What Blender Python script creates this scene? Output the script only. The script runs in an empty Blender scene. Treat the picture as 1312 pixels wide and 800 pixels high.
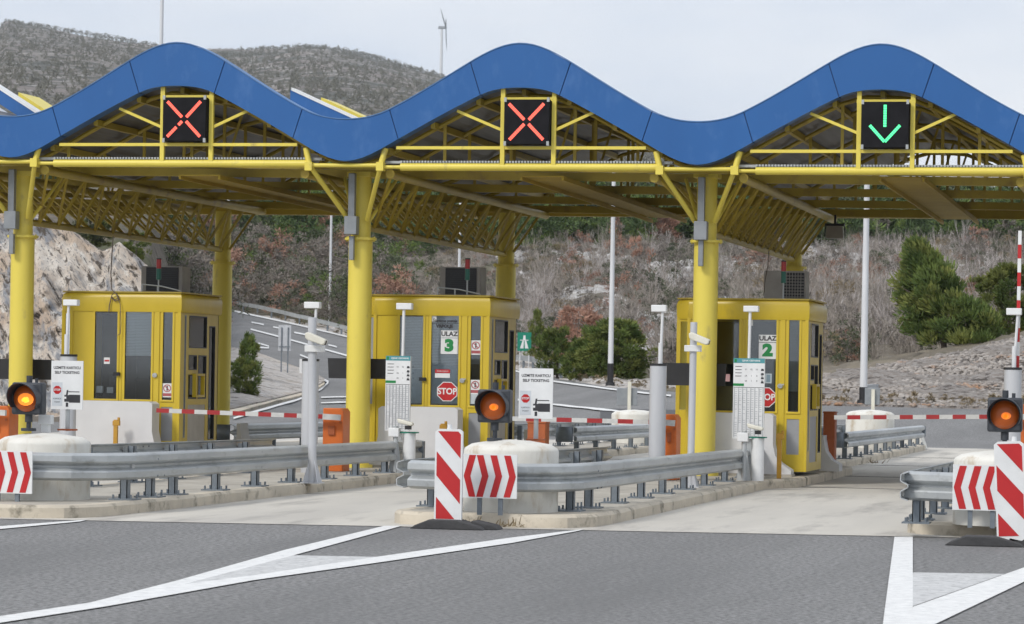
import bpy, math, random
import numpy as np
from mathutils import Vector, noise

# ------------------------------------------------------------------ camera, sky, sun, exposure
FPX = 4000.0; CAM_Z = 1.67; YAW = math.atan(881/FPX); ROLL = 0.017
scene = bpy.context.scene
col = scene.collection
cam_d = bpy.data.cameras.new("camera"); cam = bpy.data.objects.new("camera", cam_d); col.objects.link(cam)
cam_d.sensor_width = 36; cam_d.lens = FPX/1312*36; cam_d.clip_start = .5; cam_d.clip_end = 30000
cam_d.shift_y = 85/1312
F = Vector((-math.sin(YAW), math.cos(YAW), 0)); R = Vector((math.cos(YAW), math.sin(YAW), 0)); U = Vector((0, 0, 1))
Rc = R*math.cos(ROLL)+U*math.sin(ROLL); Uc = -R*math.sin(ROLL)+U*math.cos(ROLL)
from mathutils import Matrix
cam.matrix_world = Matrix(((Rc.x, Uc.x, -F.x, 0), (Rc.y, Uc.y, -F.y, 0), (Rc.z, Uc.z, -F.z, CAM_Z), (0, 0, 0, 1)))
cam_d.dof.use_dof = True; cam_d.dof.focus_distance = 42; cam_d.dof.aperture_fstop = 8.0
scene.camera = cam

SUN_EL, SUN_AZ = math.radians(40), math.radians(212)   # azimuth clockwise from +Y: behind and left of the camera
w = bpy.data.worlds.new("World"); scene.world = w; w.use_nodes = True
nt = w.node_tree; nt.nodes.clear()
out = nt.nodes.new("ShaderNodeOutputWorld"); bg = nt.nodes.new("ShaderNodeBackground")
sky = nt.nodes.new("ShaderNodeTexSky"); sky.sky_type = 'NISHITA'; sky.sun_disc = False
sky.sun_elevation = SUN_EL; sky.sun_rotation = SUN_AZ; sky.air_density = 1; sky.dust_density = 3
tc = nt.nodes.new("ShaderNodeTexCoord"); mp = nt.nodes.new("ShaderNodeMapping"); mp.inputs['Scale'].default_value = (2.2, 2.2, 9)
nz = nt.nodes.new("ShaderNodeTexNoise"); nz.inputs['Scale'].default_value = 1.6; nz.inputs['Detail'].default_value = 7; nz.inputs['Roughness'].default_value = .55
cr = nt.nodes.new("ShaderNodeValToRGB")
cr.color_ramp.elements[0].position = .36; cr.color_ramp.elements[0].color = (5.8, 6.5, 7.7, 1)
cr.color_ramp.elements[1].position = .7; cr.color_ramp.elements[1].color = (9.1, 9.1, 9.2, 1)
mx = nt.nodes.new("ShaderNodeMixRGB"); mx.inputs[0].default_value = .88
nt.links.new(tc.outputs['Generated'], mp.inputs[0]); nt.links.new(mp.outputs[0], nz.inputs['Vector'])
nt.links.new(nz.outputs['Fac'], cr.inputs[0]); nt.links.new(sky.outputs[0], mx.inputs[1]); nt.links.new(cr.outputs[0], mx.inputs[2])
nt.links.new(mx.outputs[0], bg.inputs[0]); bg.inputs[1].default_value = .1; nt.links.new(bg.outputs[0], out.inputs[0])
sd = bpy.data.lights.new("sun", 'SUN'); sun = bpy.data.objects.new("sun", sd); col.objects.link(sun)
sd.energy = 1.6; sd.angle = math.radians(12); sd.color = (1, .96, .9)
sv = Vector((math.sin(SUN_AZ)*math.cos(SUN_EL), math.cos(SUN_AZ)*math.cos(SUN_EL), math.sin(SUN_EL)))
sun.rotation_euler = sv.to_track_quat('Z', 'Y').to_euler()
vs = scene.view_settings; vs.view_transform = 'Standard'; vs.look = 'None'; vs.gamma = 1; vs.exposure = 0.42
scene.cycles.use_adaptive_sampling = True
scene.cycles.max_bounces = 6; scene.cycles.transparent_max_bounces = 12

# ------------------------------------------------------------------ helpers
CAMP = Vector((0, 0, CAM_Z))
def ray(x, y): return F+Rc*((x-656)/FPX)-Uc*((y-485)/FPX)
def atY(x, y, Y): r = ray(x, y); return CAMP+r*(Y/r.y)
def atz(x, y, z=0.): r = ray(x, y); return CAMP+r*((z-CAM_Z)/r.z)
def XY(x, y, Y): p = atY(x, y, Y); return p.x, p.z

def tag(o, label=None, cat=None, group=None, kind=None):
    if label: o['label'] = label
    if cat: o['category'] = cat
    if group: o['group'] = group
    if kind: o['kind'] = kind
    return o
def empty(name, loc=(0, 0, 0), rz=0., label=None, cat=None, group=None):
    o = bpy.data.objects.new(name, None); col.objects.link(o); o.location = loc; o.rotation_euler = (0, 0, rz)
    o.empty_display_size = .2
    return tag(o, label, cat, group)
def copy_tree(o, loc, label, rz=None):
    c = o.copy(); col.objects.link(c); c.location = loc; c['label'] = label
    if rz is not None: c.rotation_euler = (0, 0, rz)
    for ch in [k for k in bpy.data.objects if k.parent == o]:
        d = ch.copy(); col.objects.link(d); d.parent = c
        for g in [k for k in bpy.data.objects if k.parent == ch]:
            e = g.copy(); col.objects.link(e); e.parent = d
    return c

# materials
def mat(name, c1, c2=None, rough=.6, metal=0., scale=3., detail=6, lo=.35, hi=.65, bump=0., bscale=None, spec=None, stretch=None, c3=None, s3=None, t3=(.55, .7), world=False, rv=0., st3=None):
    m = bpy.data.materials.new(name); m.use_nodes = True; n = m.node_tree; b = n.nodes['Principled BSDF']
    b.inputs['Roughness'].default_value = rough; b.inputs['Metallic'].default_value = metal
    if spec is not None: b.inputs['Specular IOR Level'].default_value = spec
    c1 = (*c1, 1); c2 = (*(c2 or [v*.8 for v in c1[:3]]), 1)
    tc = n.nodes.new("ShaderNodeTexCoord"); mp = n.nodes.new("ShaderNodeMapping")
    if stretch: mp.inputs['Scale'].default_value = stretch
    if world:
        ge = n.nodes.new("ShaderNodeNewGeometry"); n.links.new(ge.outputs['Position'], mp.inputs[0])
    else: n.links.new(tc.outputs['Object'], mp.inputs[0])
    nz = n.nodes.new("ShaderNodeTexNoise"); nz.inputs['Scale'].default_value = scale; nz.inputs['Detail'].default_value = detail
    nz.inputs['Roughness'].default_value = .62
    n.links.new(mp.outputs[0], nz.inputs['Vector'])
    r = n.nodes.new("ShaderNodeValToRGB"); r.color_ramp.elements[0].position = lo; r.color_ramp.elements[1].position = hi
    r.color_ramp.elements[0].color = c1; r.color_ramp.elements[1].color = c2
    n.links.new(nz.outputs['Fac'], r.inputs[0]); last = r.outputs[0]
    if c3:
        z3 = n.nodes.new("ShaderNodeTexNoise"); z3.inputs['Scale'].default_value = s3 or scale*.3; z3.inputs['Detail'].default_value = 8; z3.inputs['Roughness'].default_value = .65
        mp3 = mp
        if st3:
            mp3 = n.nodes.new("ShaderNodeMapping"); mp3.inputs['Scale'].default_value = st3; n.links.new(tc.outputs['Object'], mp3.inputs[0])
        n.links.new(mp3.outputs[0], z3.inputs['Vector'])
        r3 = n.nodes.new("ShaderNodeValToRGB"); r3.color_ramp.elements[0].position = t3[0]; r3.color_ramp.elements[1].position = t3[1]
        r3.color_ramp.elements[0].color = (0, 0, 0, 1); r3.color_ramp.elements[1].color = (1, 1, 1, 1)
        n.links.new(z3.outputs['Fac'], r3.inputs[0])
        mm = n.nodes.new("ShaderNodeMixRGB"); n.links.new(r3.outputs[0], mm.inputs[0]); n.links.new(last, mm.inputs[1]); mm.inputs[2].default_value = (*c3, 1)
        last = mm.outputs[0]
    if rv:
        oi = n.nodes.new("ShaderNodeObjectInfo"); hs = n.nodes.new("ShaderNodeHueSaturation")
        ma = n.nodes.new("ShaderNodeMapRange"); ma.inputs['To Min'].default_value = 1-rv; ma.inputs['To Max'].default_value = 1+rv
        n.links.new(oi.outputs['Random'], ma.inputs['Value']); n.links.new(ma.outputs[0], hs.inputs['Value']); n.links.new(last, hs.inputs['Color']); last = hs.outputs[0]
    n.links.new(last, b.inputs['Base Color'])
    if bump:
        bz = n.nodes.new("ShaderNodeTexNoise"); bz.inputs['Scale'].default_value = bscale or scale*4; bz.inputs['Detail'].default_value = 6
        n.links.new(mp.outputs[0], bz.inputs['Vector'])
        bp = n.nodes.new("ShaderNodeBump"); bp.inputs['Strength'].default_value = bump; bp.inputs['Distance'].default_value = .02
        n.links.new(bz.outputs['Fac'], bp.inputs['Height']); n.links.new(bp.outputs[0], b.inputs['Normal'])
    return m
def emis(name, c, s):
    m = bpy.data.materials.new(name); m.use_nodes = True; b = m.node_tree.nodes['Principled BSDF']
    b.inputs['Base Color'].default_value = (*c, 1); b.inputs['Emission Color'].default_value = (*c, 1); b.inputs['Emission Strength'].default_value = s
    b.inputs['Roughness'].default_value = .4
    return m
M = {}
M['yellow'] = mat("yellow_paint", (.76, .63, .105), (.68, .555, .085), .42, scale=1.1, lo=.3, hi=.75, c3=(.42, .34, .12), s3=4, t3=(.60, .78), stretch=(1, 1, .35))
M['yellow_shaded'] = mat("yellow_shaded_paint", (.45, .345, .05), (.37, .275, .035), .5, scale=1.1, c3=(.25, .17, .05), s3=2.5, t3=(.55, .75))  # yellow paint with the shade under the canopy put into its colour
M['booth'] = mat("booth_yellow", (.64, .475, .04), (.56, .41, .03), .33, scale=1.3, c3=(.38, .28, .05), s3=3, t3=(.6, .8), stretch=(1, 1, .3))
M['blue'] = mat("blue_fascia", (.017, .112, .34), (.014, .10, .31), .42, scale=.7, c3=(.05, .15, .38), s3=3, t3=(.55, .8), stretch=(1, 1, .5))
M['seam'] = mat("dark_seam", (.012, .06, .20), rough=.6)
M['sheet'] = mat("roof_sheet", (.15, .15, .16), (.11, .105, .10), .5, metal=.2, scale=.9, stretch=(6, .3, 6), c3=(.10, .07, .045), s3=1.5, t3=(.5, .75))
M['galv'] = mat("galvanised_steel", (.50, .52, .52), (.38, .40, .41), .45, metal=.35, scale=2.5, c3=(.27, .28, .27), s3=6, t3=(.56, .72), stretch=(1, .3, 1), bump=.1)
M['galv_dark'] = mat("galvanised_post", (.22, .25, .28), (.16, .185, .21), .5, metal=.4, scale=6)
M['conc_lane'] = mat("lane_concrete", (.56, .53, .47), (.46, .435, .39), .85, scale=.5, detail=8, c3=(.26, .245, .225), s3=.9, t3=(.52, .75), stretch=(1.6, .25, 1), bump=.15, bscale=40)
M['conc'] = mat("island_concrete", (.46, .43, .37), (.36, .33, .28), .9, scale=1.2, detail=8, c3=(.2, .18, .15), s3=2.2, t3=(.55, .72), bump=.3, bscale=25)
M['kerb'] = mat("kerb_concrete", (.60, .535, .43), (.47, .42, .34), .9, scale=1.6, detail=8, c3=(.16, .145, .11), s3=2.4, t3=(.54, .68), bump=.3, bscale=25)
M['white_conc'] = mat("whitewashed_concrete", (.74, .73, .68), (.62, .60, .54), .8, scale=1.3, detail=9, c3=(.40, .30, .18), s3=2.8, t3=(.55, .75), bump=.25, bscale=18, stretch=(1.4, 1.4, .55))
M['wall_conc'] = mat("painted_wall", (.66, .66, .66), (.56, .56, .57), .75, scale=.9, c3=(.35, .32, .28), s3=1.6, t3=(.63, .8))
M['asphalt'] = mat("asphalt", (.27, .267, .262), (.11, .109, .107), .85, scale=20, detail=10, lo=.41, hi=.60, c3=(.128, .127, .125), s3=.5, t3=(.42, .78), st3=(1, .14, 1), bump=.6, bscale=45)
M['paint'] = mat("road_paint", (.78, .78, .76), (.62, .62, .61), .7, scale=9, detail=9, c3=(.34, .34, .34), s3=14, t3=(.6, .74))
M['paint_old'] = mat("road_paint_worn", (.6, .6, .59), (.46, .46, .455), .75, scale=7, detail=9, c3=(.26, .26, .26), s3=12, t3=(.52, .7))
M['white'] = mat("white_metal", (.76, .77, .77), (.68, .69, .69), .4, scale=4)
M['offwhite'] = mat("cream_plastic", (.72, .70, .60), (.62, .60, .52), .45, scale=5)
M['grey'] = mat("grey_box", (.30, .32, .34), (.24, .26, .28), .45, metal=.3, scale=4)
M['pole'] = mat("light_pole_paint", (.72, .73, .74), (.60, .61, .62), .45, metal=.1, scale=1.5, stretch=(1, 1, .2))
M['pole_grey'] = mat('pole_grey', (.56, .57, .59), (.47, .48, .50), .4, metal=.2, scale=1.5, stretch=(1, 1, .2))
M['black'] = mat("black_metal", (.016, .016, .018), (.024, .024, .026), .45, scale=5)
M['dark'] = mat("dark_housing", (.03, .036, .045), (.045, .05, .06), .5, scale=6)
M['rubber'] = mat("rubber", (.045, .045, .047), (.06, .06, .062), .85, scale=8, bump=.3)
M['red'] = mat("sign_red", (.50, .018, .02), (.45, .015, .018), .4, scale=5)
M['green'] = mat("sign_green", (.005, .22, .14), (.005, .2, .13), .4, scale=5)
M['leafgreen'] = mat("numeral_green", (.01, .23, .06), (.01, .21, .05), .45, scale=5)
M['teal'] = mat("header_teal", (.08, .30, .33), (.07, .27, .3), .45, scale=5)
M['ink'] = mat("black_ink", (.03, .03, .035), (.04, .04, .045), .5, scale=5)
M['orange'] = mat("orange_paint", (.62, .145, .02), (.52, .115, .02), .45, scale=3, c3=(.35, .09, .03), s3=4, t3=(.6, .8))
M['rust'] = mat("rusty_orange", (.42, .11, .03), (.33, .08, .025), .6, scale=6)
M['ochre'] = mat("ochre_post", (.55, .30, .03), (.45, .24, .03), .5, scale=6)
M['panelgrey'] = mat("grey_panel", (.33, .34, .36), (.28, .29, .31), .4, scale=2)
M['interior'] = mat("booth_interior", (.14, .14, .145), (.09, .09, .095), .8, scale=2)
M['blind'] = mat("window_blind", (.76, .80, .83), (.70, .74, .77), .5, scale=2)
M['ac'] = mat("ac_casing", (.36, .34, .31), (.29, .27, .25), .6, scale=3)
M['bark'] = mat("bark", (.12, .09, .07), (.20, .17, .14), .9, scale=6)
M['tray'] = mat("roof_tray", (.38, .27, .03), (.31, .215, .022), .7, scale=1.3)
M['led_black'] = mat('signal_black', (.012, .012, .014), (.017, .017, .02), .85, scale=5, spec=.15)
M['arm_white'] = mat('dull_white', (.58, .58, .56), (.48, .48, .46), .6, scale=6); M['arm_red'] = mat('dull_red_paint', (.36, .02, .022), (.30, .018, .02), .6, scale=6)
M['led_red'] = emis("led_red", (1, .12, .08), 1.0)
M['led_green'] = emis("led_green", (.08, .8, .3), 1.0)
M['amber'] = emis("amber_lens", (.40, .085, .012), .05)
M['amber_mid'] = emis("amber_glow", (.9, .25, .02), .55)
M['amber_lit'] = emis("amber_lit", (1, .42, .05), 1.0)
M['stack_red'] = mat("stack_red", (.4, .02, .02), rough=.3); M['stack_green'] = mat("stack_green", (.01, .13, .09), rough=.3)
def glass(name, tint, f):
    m = bpy.data.materials.new(name); m.use_nodes = True; n = m.node_tree; n.nodes.clear()
    o = n.nodes.new("ShaderNodeOutputMaterial"); t = n.nodes.new("ShaderNodeBsdfTransparent"); t.inputs[0].default_value = (*tint, 1)
    g = n.nodes.new("ShaderNodeBsdfGlossy"); g.inputs['Roughness'].default_value = .05; g.inputs[0].default_value = (.9, .93, .95, 1)
    fr = n.nodes.new("ShaderNodeFresnel"); fr.inputs[0].default_value = 1.5
    a = n.nodes.new("ShaderNodeMath"); a.operation = 'ADD'; a.inputs[1].default_value = f; n.links.new(fr.outputs[0], a.inputs[0])
    mx = n.nodes.new("ShaderNodeMixShader"); n.links.new(a.outputs[0], mx.inputs[0]); n.links.new(t.outputs[0], mx.inputs[1]); n.links.new(g.outputs[0], mx.inputs[2])
    n.links.new(mx.outputs[0], o.inputs[0]); return m
M['glass'] = glass("window_glass", (.84, .87, .88), .04)

# mesh builder
class MB:
    def __init__(s): s.v = []; s.f = []; s.m = []
    def add(s, vs, fs, m=0):
        o = len(s.v); s.v += [tuple(v) for v in vs]; s.f += [tuple(i+o for i in f) for f in fs]; s.m += [m]*len(fs); return s
    def box(s, x0, x1, y0, y1, z0, z1, m=0):
        return s.add([(x0, y0, z0), (x1, y0, z0), (x1, y1, z0), (x0, y1, z0), (x0, y0, z1), (x1, y0, z1), (x1, y1, z1), (x0, y1, z1)],
                     [(0, 3, 2, 1), (4, 5, 6, 7), (0, 1, 5, 4), (1, 2, 6, 5), (2, 3, 7, 6), (3, 0, 4, 7)], m)
    def cyl(s, p0, p1, r0, r1=None, n=14, m=0, caps=True):
        p0 = Vector(p0); p1 = Vector(p1); r1 = r0 if r1 is None else r1; d = (p1-p0).normalized()
        a = Vector((1, 0, 0)) if abs(d.x) < .8 else Vector((0, 0, 1)); e = d.cross(a).normalized(); g = d.cross(e)
        vs = []
        for p, r in ((p0, r0), (p1, r1)):
            for i in range(n):
                t = 2*math.pi*i/n; vs.append(p+e*(r*math.cos(t))+g*(r*math.sin(t)))
        fs = [(i, (i+1) % n, n+(i+1) % n, n+i) for i in range(n)]
        if caps: fs += [tuple(range(n-1, -1, -1)), tuple(range(n, 2*n))]
        return s.add(vs, fs, m)
    def bar(s, p0, p1, w, h, m=0):
        p0 = Vector(p0); p1 = Vector(p1); d = (p1-p0).normalized(); a = Vector((0, 0, 1)) if abs(d.z) < .95 else Vector((0, 1, 0))
        e = d.cross(a).normalized()*(w/2); g = e.normalized().cross(d)*(h/2); vs = []
        for p in (p0, p1): vs += [p-e-g, p+e-g, p+e+g, p-e+g]
        return s.add(vs, [(3, 2, 1, 0), (4, 5, 6, 7), (0, 1, 5, 4), (1, 2, 6, 5), (2, 3, 7, 6), (3, 0, 4, 7)], m)
    def tube(s, pts, r, n=6, m=0):
        for a, b in zip(pts, pts[1:]): s.cyl(a, b, r, n=n, m=m)
        return s
    def prism(s, poly, y0, y1, m=0, axis='y'):     # polygon in XZ extruded along Y
        n = len(poly)
        P = (lambda a, b, t: (a, t, b)) if axis == 'y' else ((lambda a, b, t: (t, a, b)) if axis == 'x' else (lambda a, b, t: (a, b, t)))
        vs = [P(a, b, y0) for a, b in poly]+[P(a, b, y1) for a, b in poly]
        fs = [tuple(range(n)), tuple(range(2*n-1, n-1, -1))]+[(i, n+i, n+(i+1) % n, (i+1) % n) for i in range(n)]
        return s.add(vs, fs, m)
    def face(s, pts, m=0): return s.add(pts, [tuple(range(len(pts)))], m)
    def facexz(s, pts, y, m=0): return s.face([(a, y, b) for a, b in pts], m)
    def lathe(s, prof, n=32, m=0, c=(0, 0)):
        vs = []; k = len(prof)
        for i in range(n):
            t = 2*math.pi*i/n
            for r, z in prof: vs.append((c[0]+r*math.cos(t), c[1]+r*math.sin(t), z))
        fs = [(i*k+j, ((i+1) % n)*k+j, ((i+1) % n)*k+j+1, i*k+j+1) for i in range(n) for j in range(k-1)]
        return s.add(vs, fs, m)
    def text(s, body, size, x, z, y, m=0, bold=.0, align='CENTER', sx=1.):
        cu = bpy.data.curves.new("t", 'FONT'); cu.body = body; cu.size = size; cu.align_x = align; cu.align_y = 'CENTER'; cu.offset = bold; cu.resolution_u = 3
        ob = bpy.data.objects.new("t", cu); me = bpy.data.meshes.new_from_object(ob)
        s.add([(x+v.co.x*sx, y, z+v.co.y) for v in me.vertices], [tuple(p.vertices) for p in me.polygons], m)
        bpy.data.objects.remove(ob); bpy.data.curves.remove(cu); bpy.data.meshes.remove(me); return s
    def build(s, name, mats, parent=None, smooth=True, bevel=0., loc=None):
        me = bpy.data.meshes.new(name); me.from_pydata(s.v, [], s.f)
        for m in (mats if isinstance(mats, (list, tuple)) else [mats]): me.materials.append(M[m] if isinstance(m, str) else m)
        me.polygons.foreach_set('material_index', s.m)
        if smooth:
            me.polygons.foreach_set('use_smooth', [True]*len(me.polygons)); me.set_sharp_from_angle(angle=math.radians(38))
        me.update(); o = bpy.data.objects.new(name, me); col.objects.link(o)
        if loc: o.location = loc
        if parent: o.parent = parent
        if bevel:
            b = o.modifiers.new('bevel', 'BEVEL'); b.width = bevel; b.segments = 2; b.limit_method = 'ANGLE'; b.angle_limit = math.radians(40)
        return o
def np_mesh(name, V, Fq, mats, parent=None, smooth=False, mi=None):
    me = bpy.data.meshes.new(name); V = np.asarray(V, np.float32); Fq = np.asarray(Fq, np.int32); n, k = Fq.shape
    me.vertices.add(len(V)); me.vertices.foreach_set('co', V.ravel()); me.loops.add(n*k); me.loops.foreach_set('vertex_index', Fq.ravel())
    me.polygons.add(n); me.polygons.foreach_set('loop_start', np.arange(0, n*k, k, dtype=np.int32))
    if smooth: me.polygons.foreach_set('use_smooth', np.ones(n, bool))
    for m in mats: me.materials.append(m if not isinstance(m, str) else M[m])
    if mi is not None: me.polygons.foreach_set('material_index', mi)
    me.update(calc_edges=True); me.validate()
    o = bpy.data.objects.new(name, me); col.objects.link(o)
    if parent: o.parent = parent
    return o

# ------------------------------------------------------------------ terrain
def y0(px): return 485+ROLL*(px-656)
def zz(px, py, D): return CAM_Z+(y0(px)-py)*D/FPX
TAB = {
 -1500: [(95, None), (103, .3), (113, 250), (160, 240), (500, 190), (1200, 130), (3800, 0), (6000, 40)],
 -300: [(95, None), (103, .3), (113, 255), (140, 245), (500, 200), (1200, 140), (3800, 8), (6000, 40)],
 0: [(95, None), (103, .3), (113, 272), (118, 264), (400, 230), (1200, 165), (3800, 28), (6000, 60)],
 50: [(95, None), (103, .3), (113, 282), (118, 278), (400, 232), (1200, 170), (3800, 35), (6000, 70)],
 93: [(95, None), (103, .3), (113, 300), (118, 300), (400, 232), (1200, 170), (3800, 43), (6000, 70)],
 128: [(95, None), (103, .3), (113, 325), (118, 326), (400, 232), (1200, 175), (3800, 48), (6000, 75)],
 150: [(95, None), (103, .3), (112, 309), (118, 320), (400, 235), (1200, 178), (3800, 52), (6000, 75)],
 190: [(95, None), (103, .3), (112, 345), (118, 352), (400, 240), (1200, 180), (3800, 59), (6000, 80)],
 240: [(95, None), (108, .2), (125, .9), (180, 450), (250, 400), (400, 275), (600, 225), (1200, 180), (3700, 68), (6000, 85)],
 310: [(95, None), (110, .15), (160, 452), (260, 401), (270, 394), (400, 282), (600, 235), (1200, 180), (3800, 66), (6000, 85)],
 380: [(95, None), (125, .4), (170, 458), (245, 416), (255, 410), (400, 282), (600, 238), (1200, 180), (3800, 60), (6000, 85)],
 440: [(95, None), (130, .5), (190, 455), (230, 432), (240, 426), (400, 282), (600, 238), (1200, 180), (3800, 66), (6000, 90)],
 500: [(95, None), (140, .9), (215, 445), (225, 440), (400, 284), (600, 240), (1200, 185), (3800, 82), (6000, 100)],
 560: [(95, None), (140, .9), (200, 456), (210, 450), (400, 284), (600, 240), (1200, 190), (3800, 99), (6000, 115)],
 665: [(95, None), (140, 1.), (175, 474), (185, 469), (400, 286), (600, 250), (1200, 205), (3800, 135), (6000, 150)],
 780: [(95, None), (140, 496), (150, 489), (165, 484), (400, 290), (600, 262), (1200, 225), (3800, 180), (6000, 190)],
 900: [(95, None), (135, 504), (145, 499), (170, 482), (400, 287), (600, 262), (1200, 235), (3800, 205), (6000, 215)],
 1050: [(95, None), (115, 520), (121, 509), (132, 478), (150, 468), (400, 292), (600, 268), (1200, 248), (3800, 225), (6000, 230)],
 1150: [(95, None), (115, 522), (121, 506), (134, 464), (160, 455), (400, 300), (600, 275), (1200, 255), (3800, 235), (6000, 240)],
 1312: [(95, None), (115, 526), (121, 503), (139, 430), (170, 427), (400, 306), (600, 288), (1200, 268), (3800, 255), (6000, 260)],
 2800: [(95, None), (115, 540), (121, 516), (139, 430), (170, 427), (400, 320), (600, 300), (1200, 285), (3800, 280), (6000, 282)],
}
TPX = sorted(TAB)
def colz(px, D):
    t = TAB[px]; xs = [0.]+[d for d, _ in t]; zs = [0.]
    for d, v in t: zs.append(0. if v is None else (v if v < 20 else zz(px, v, d)))
    return np.interp(D, xs, zs)
def gz(px, D):
    px = min(max(px, TPX[0]), TPX[-1]); i = max(0, min(len(TPX)-2, int(np.searchsorted(TPX, px))-1)); a, b = TPX[i], TPX[i+1]; t = (px-a)/(b-a)
    return (1-t)*colz(a, D)+t*colz(b, D)
def wpos(px, D): d = F+R*((px-656)/FPX); return d.x*D, d.y*D
def proj_py(px, D, z): return y0(px)-(z-CAM_Z)*FPX/D
def findD(px, py, lo=60., hi=3900.):      # where the line of sight first meets the terrain
    Ds = np.concatenate([np.arange(lo, 300, .5), np.arange(300, 1200, 4), np.arange(1200, hi, 20)])
    z = gz(px, Ds); pp = y0(px)-(z-CAM_Z)*FPX/Ds; k = np.where(pp <= py)[0]
    return float(Ds[k[0]]) if len(k) else hi

REDGE = [(-1500, 96), (150, 97), (250, 104), (290, 262), (310, 260), (440, 230), (665, 175), (780, 140), (900, 135), (1050, 115), (1312, 115), (2800, 115)]
def redge(px): return float(np.interp(px, [p for p, _ in REDGE], [d for _, d in REDGE]))
cols = np.concatenate([np.arange(-1500, -60, 40), np.arange(-60, 1372, 3), np.arange(1372, 2801, 40)])
rows = np.concatenate([np.arange(10, 92, 8), np.arange(92, 102, 1.), np.arange(102, 120, .13), np.arange(120, 150, .8), np.arange(150, 430, 2.2), np.geomspace(430, 6000, 110)])
nc, nr = len(cols), len(rows); V = np.zeros((nc, nr, 3)); 
for i, px in enumerate(cols):
    z = gz(px, rows); re = redge(px); dx, dy = (F+R*((px-656)/FPX)).xy
    for j, D in enumerate(rows):
        x, y = dx*D, dy*D; k = z[j]
        if D > re+1:
            a = min(1, (D-re-1)/6); P = Vector((x, y, k))
            if px < 225 and 102 < D < 121:
                q = noise.fractal(Vector((x*.45, y*.3, k*.9)), .9, 2.2, 5); u_ = .82*x+.57*k; v_ = -.57*x+.82*k; q2 = noise.fractal(Vector((u_*2.3, y*.3, v_*.45)), .7, 2.1, 5); q3 = noise.cell(Vector((u_*1.3+q*.8, 2.2, v_*.5+q*.6)))
                q4 = 1-2*abs(noise.noise(Vector((u_*1.1, y*.25, v_*.16)))); sh = a*(q*.12+q2*.26+q3*.16+q4*.22); x += dx*sh*-1.; y += dy*sh*-1.; k += q2*.10*a
            elif D < 150: k += a*noise.fractal(P*.35, .8, 2.2, 5)*.28
            elif D < 450: k += a*(noise.fractal(P*.07, .8, 2.2, 6)*1.0)*min(1., (D-145)/60)
            else: k += noise.fractal(P*.004, .85, 2.1, 7)*D*.0024
        else: k -= .12
        V[i, j] = (x, y, k)
idx = np.arange(nc*nr).reshape(nc, nr)
Q = np.stack([idx[:-1, :-1], idx[1:, :-1], idx[1:, 1:], idx[:-1, 1:]], -1)
pc = (cols[:-1]+cols[1:])[:, None]/2+np.zeros(nr-1)[None]; dc = (rows[:-1]+rows[1:])[None]/2+np.zeros(nc-1)[:, None]
rock = (pc < 215) & (dc > 100) & (dc < 117.5)
scree = (pc > 900) & (dc > 112) & (dc < np.interp(pc, [900, 1050, 1150, 1312, 2800], [140, 131, 134, 139.5, 140]))
far = (dc > 900)
bank = ~rock & ~scree & (pc > 850) & (dc > 112) & (dc < 168)
verge = ~bank & ~rock & ~scree & (dc < 900) & (dc < np.interp(pc, [-1500, 215, 300, 440, 665, 780, 900, 1050], [0, 0, 270, 242, 190, 158, 152, 0]))
def ramp_mat(name, layers, bump, bs, rough=.95, disp=.1, world=True, rot=None):
    """layers: base colour, then (colour, scale, lo, hi, stretch, kind)"""
    m = bpy.data.materials.new(name); m.use_nodes = True; n = m.node_tree; b = n.nodes['Principled BSDF']; b.inputs['Roughness'].default_value = rough
    b.inputs['Specular IOR Level'].default_value = .2
    ge = n.nodes.new("ShaderNodeNewGeometry"); last = None
    for c, sc, lo, hi, st, kd in layers:
        if last is None:
            rgb = n.nodes.new("ShaderNodeRGB"); rgb.outputs[0].default_value = (*c, 1); last = rgb.outputs[0]; continue
        mp = n.nodes.new("ShaderNodeMapping"); mp.inputs['Scale'].default_value = st
        if rot: mp.vector_type = 'TEXTURE'; mp.inputs['Rotation'].default_value = rot; mp.inputs['Scale'].default_value = tuple(1/v for v in st)
        n.links.new(ge.outputs['Position'], mp.inputs[0])
        if kd == 'v':
            t = n.nodes.new("ShaderNodeTexVoronoi"); o = t.outputs['Distance']
        else:
            t = n.nodes.new("ShaderNodeTexNoise"); t.inputs['Detail'].default_value = 9; t.inputs['Roughness'].default_value = .68; o = t.outputs['Fac']
        t.inputs['Scale'].default_value = sc; n.links.new(mp.outputs[0], t.inputs['Vector'])
        mr = n.nodes.new("ShaderNodeMapRange"); mr.inputs['From Min'].default_value = lo; mr.inputs['From Max'].default_value = hi; n.links.new(o, mr.inputs['Value'])
        mm = n.nodes.new("ShaderNodeMixRGB"); n.links.new(mr.outputs[0], mm.inputs[0]); n.links.new(last, mm.inputs[1]); mm.inputs[2].default_value = (*c, 1); last = mm.outputs[0]
    n.links.new(last, b.inputs['Base Color'])
    mp = n.nodes.new("ShaderNodeMapping"); n.links.new(ge.outputs['Position'], mp.inputs[0])
    t = n.nodes.new("ShaderNodeTexNoise"); t.inputs['Detail'].default_value = 10; t.inputs['Roughness'].default_value = .7; t.inputs['Scale'].default_value = bs; n.links.new(mp.outputs[0], t.inputs['Vector'])
    bp = n.nodes.new("ShaderNodeBump"); bp.inputs['Strength'].default_value = bump; bp.inputs['Distance'].default_value = disp
    n.links.new(t.outputs['Fac'], bp.inputs['Height']); n.links.new(bp.outputs[0], b.inputs['Normal'])
    return m
o1 = (1, 1, 1)
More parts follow.
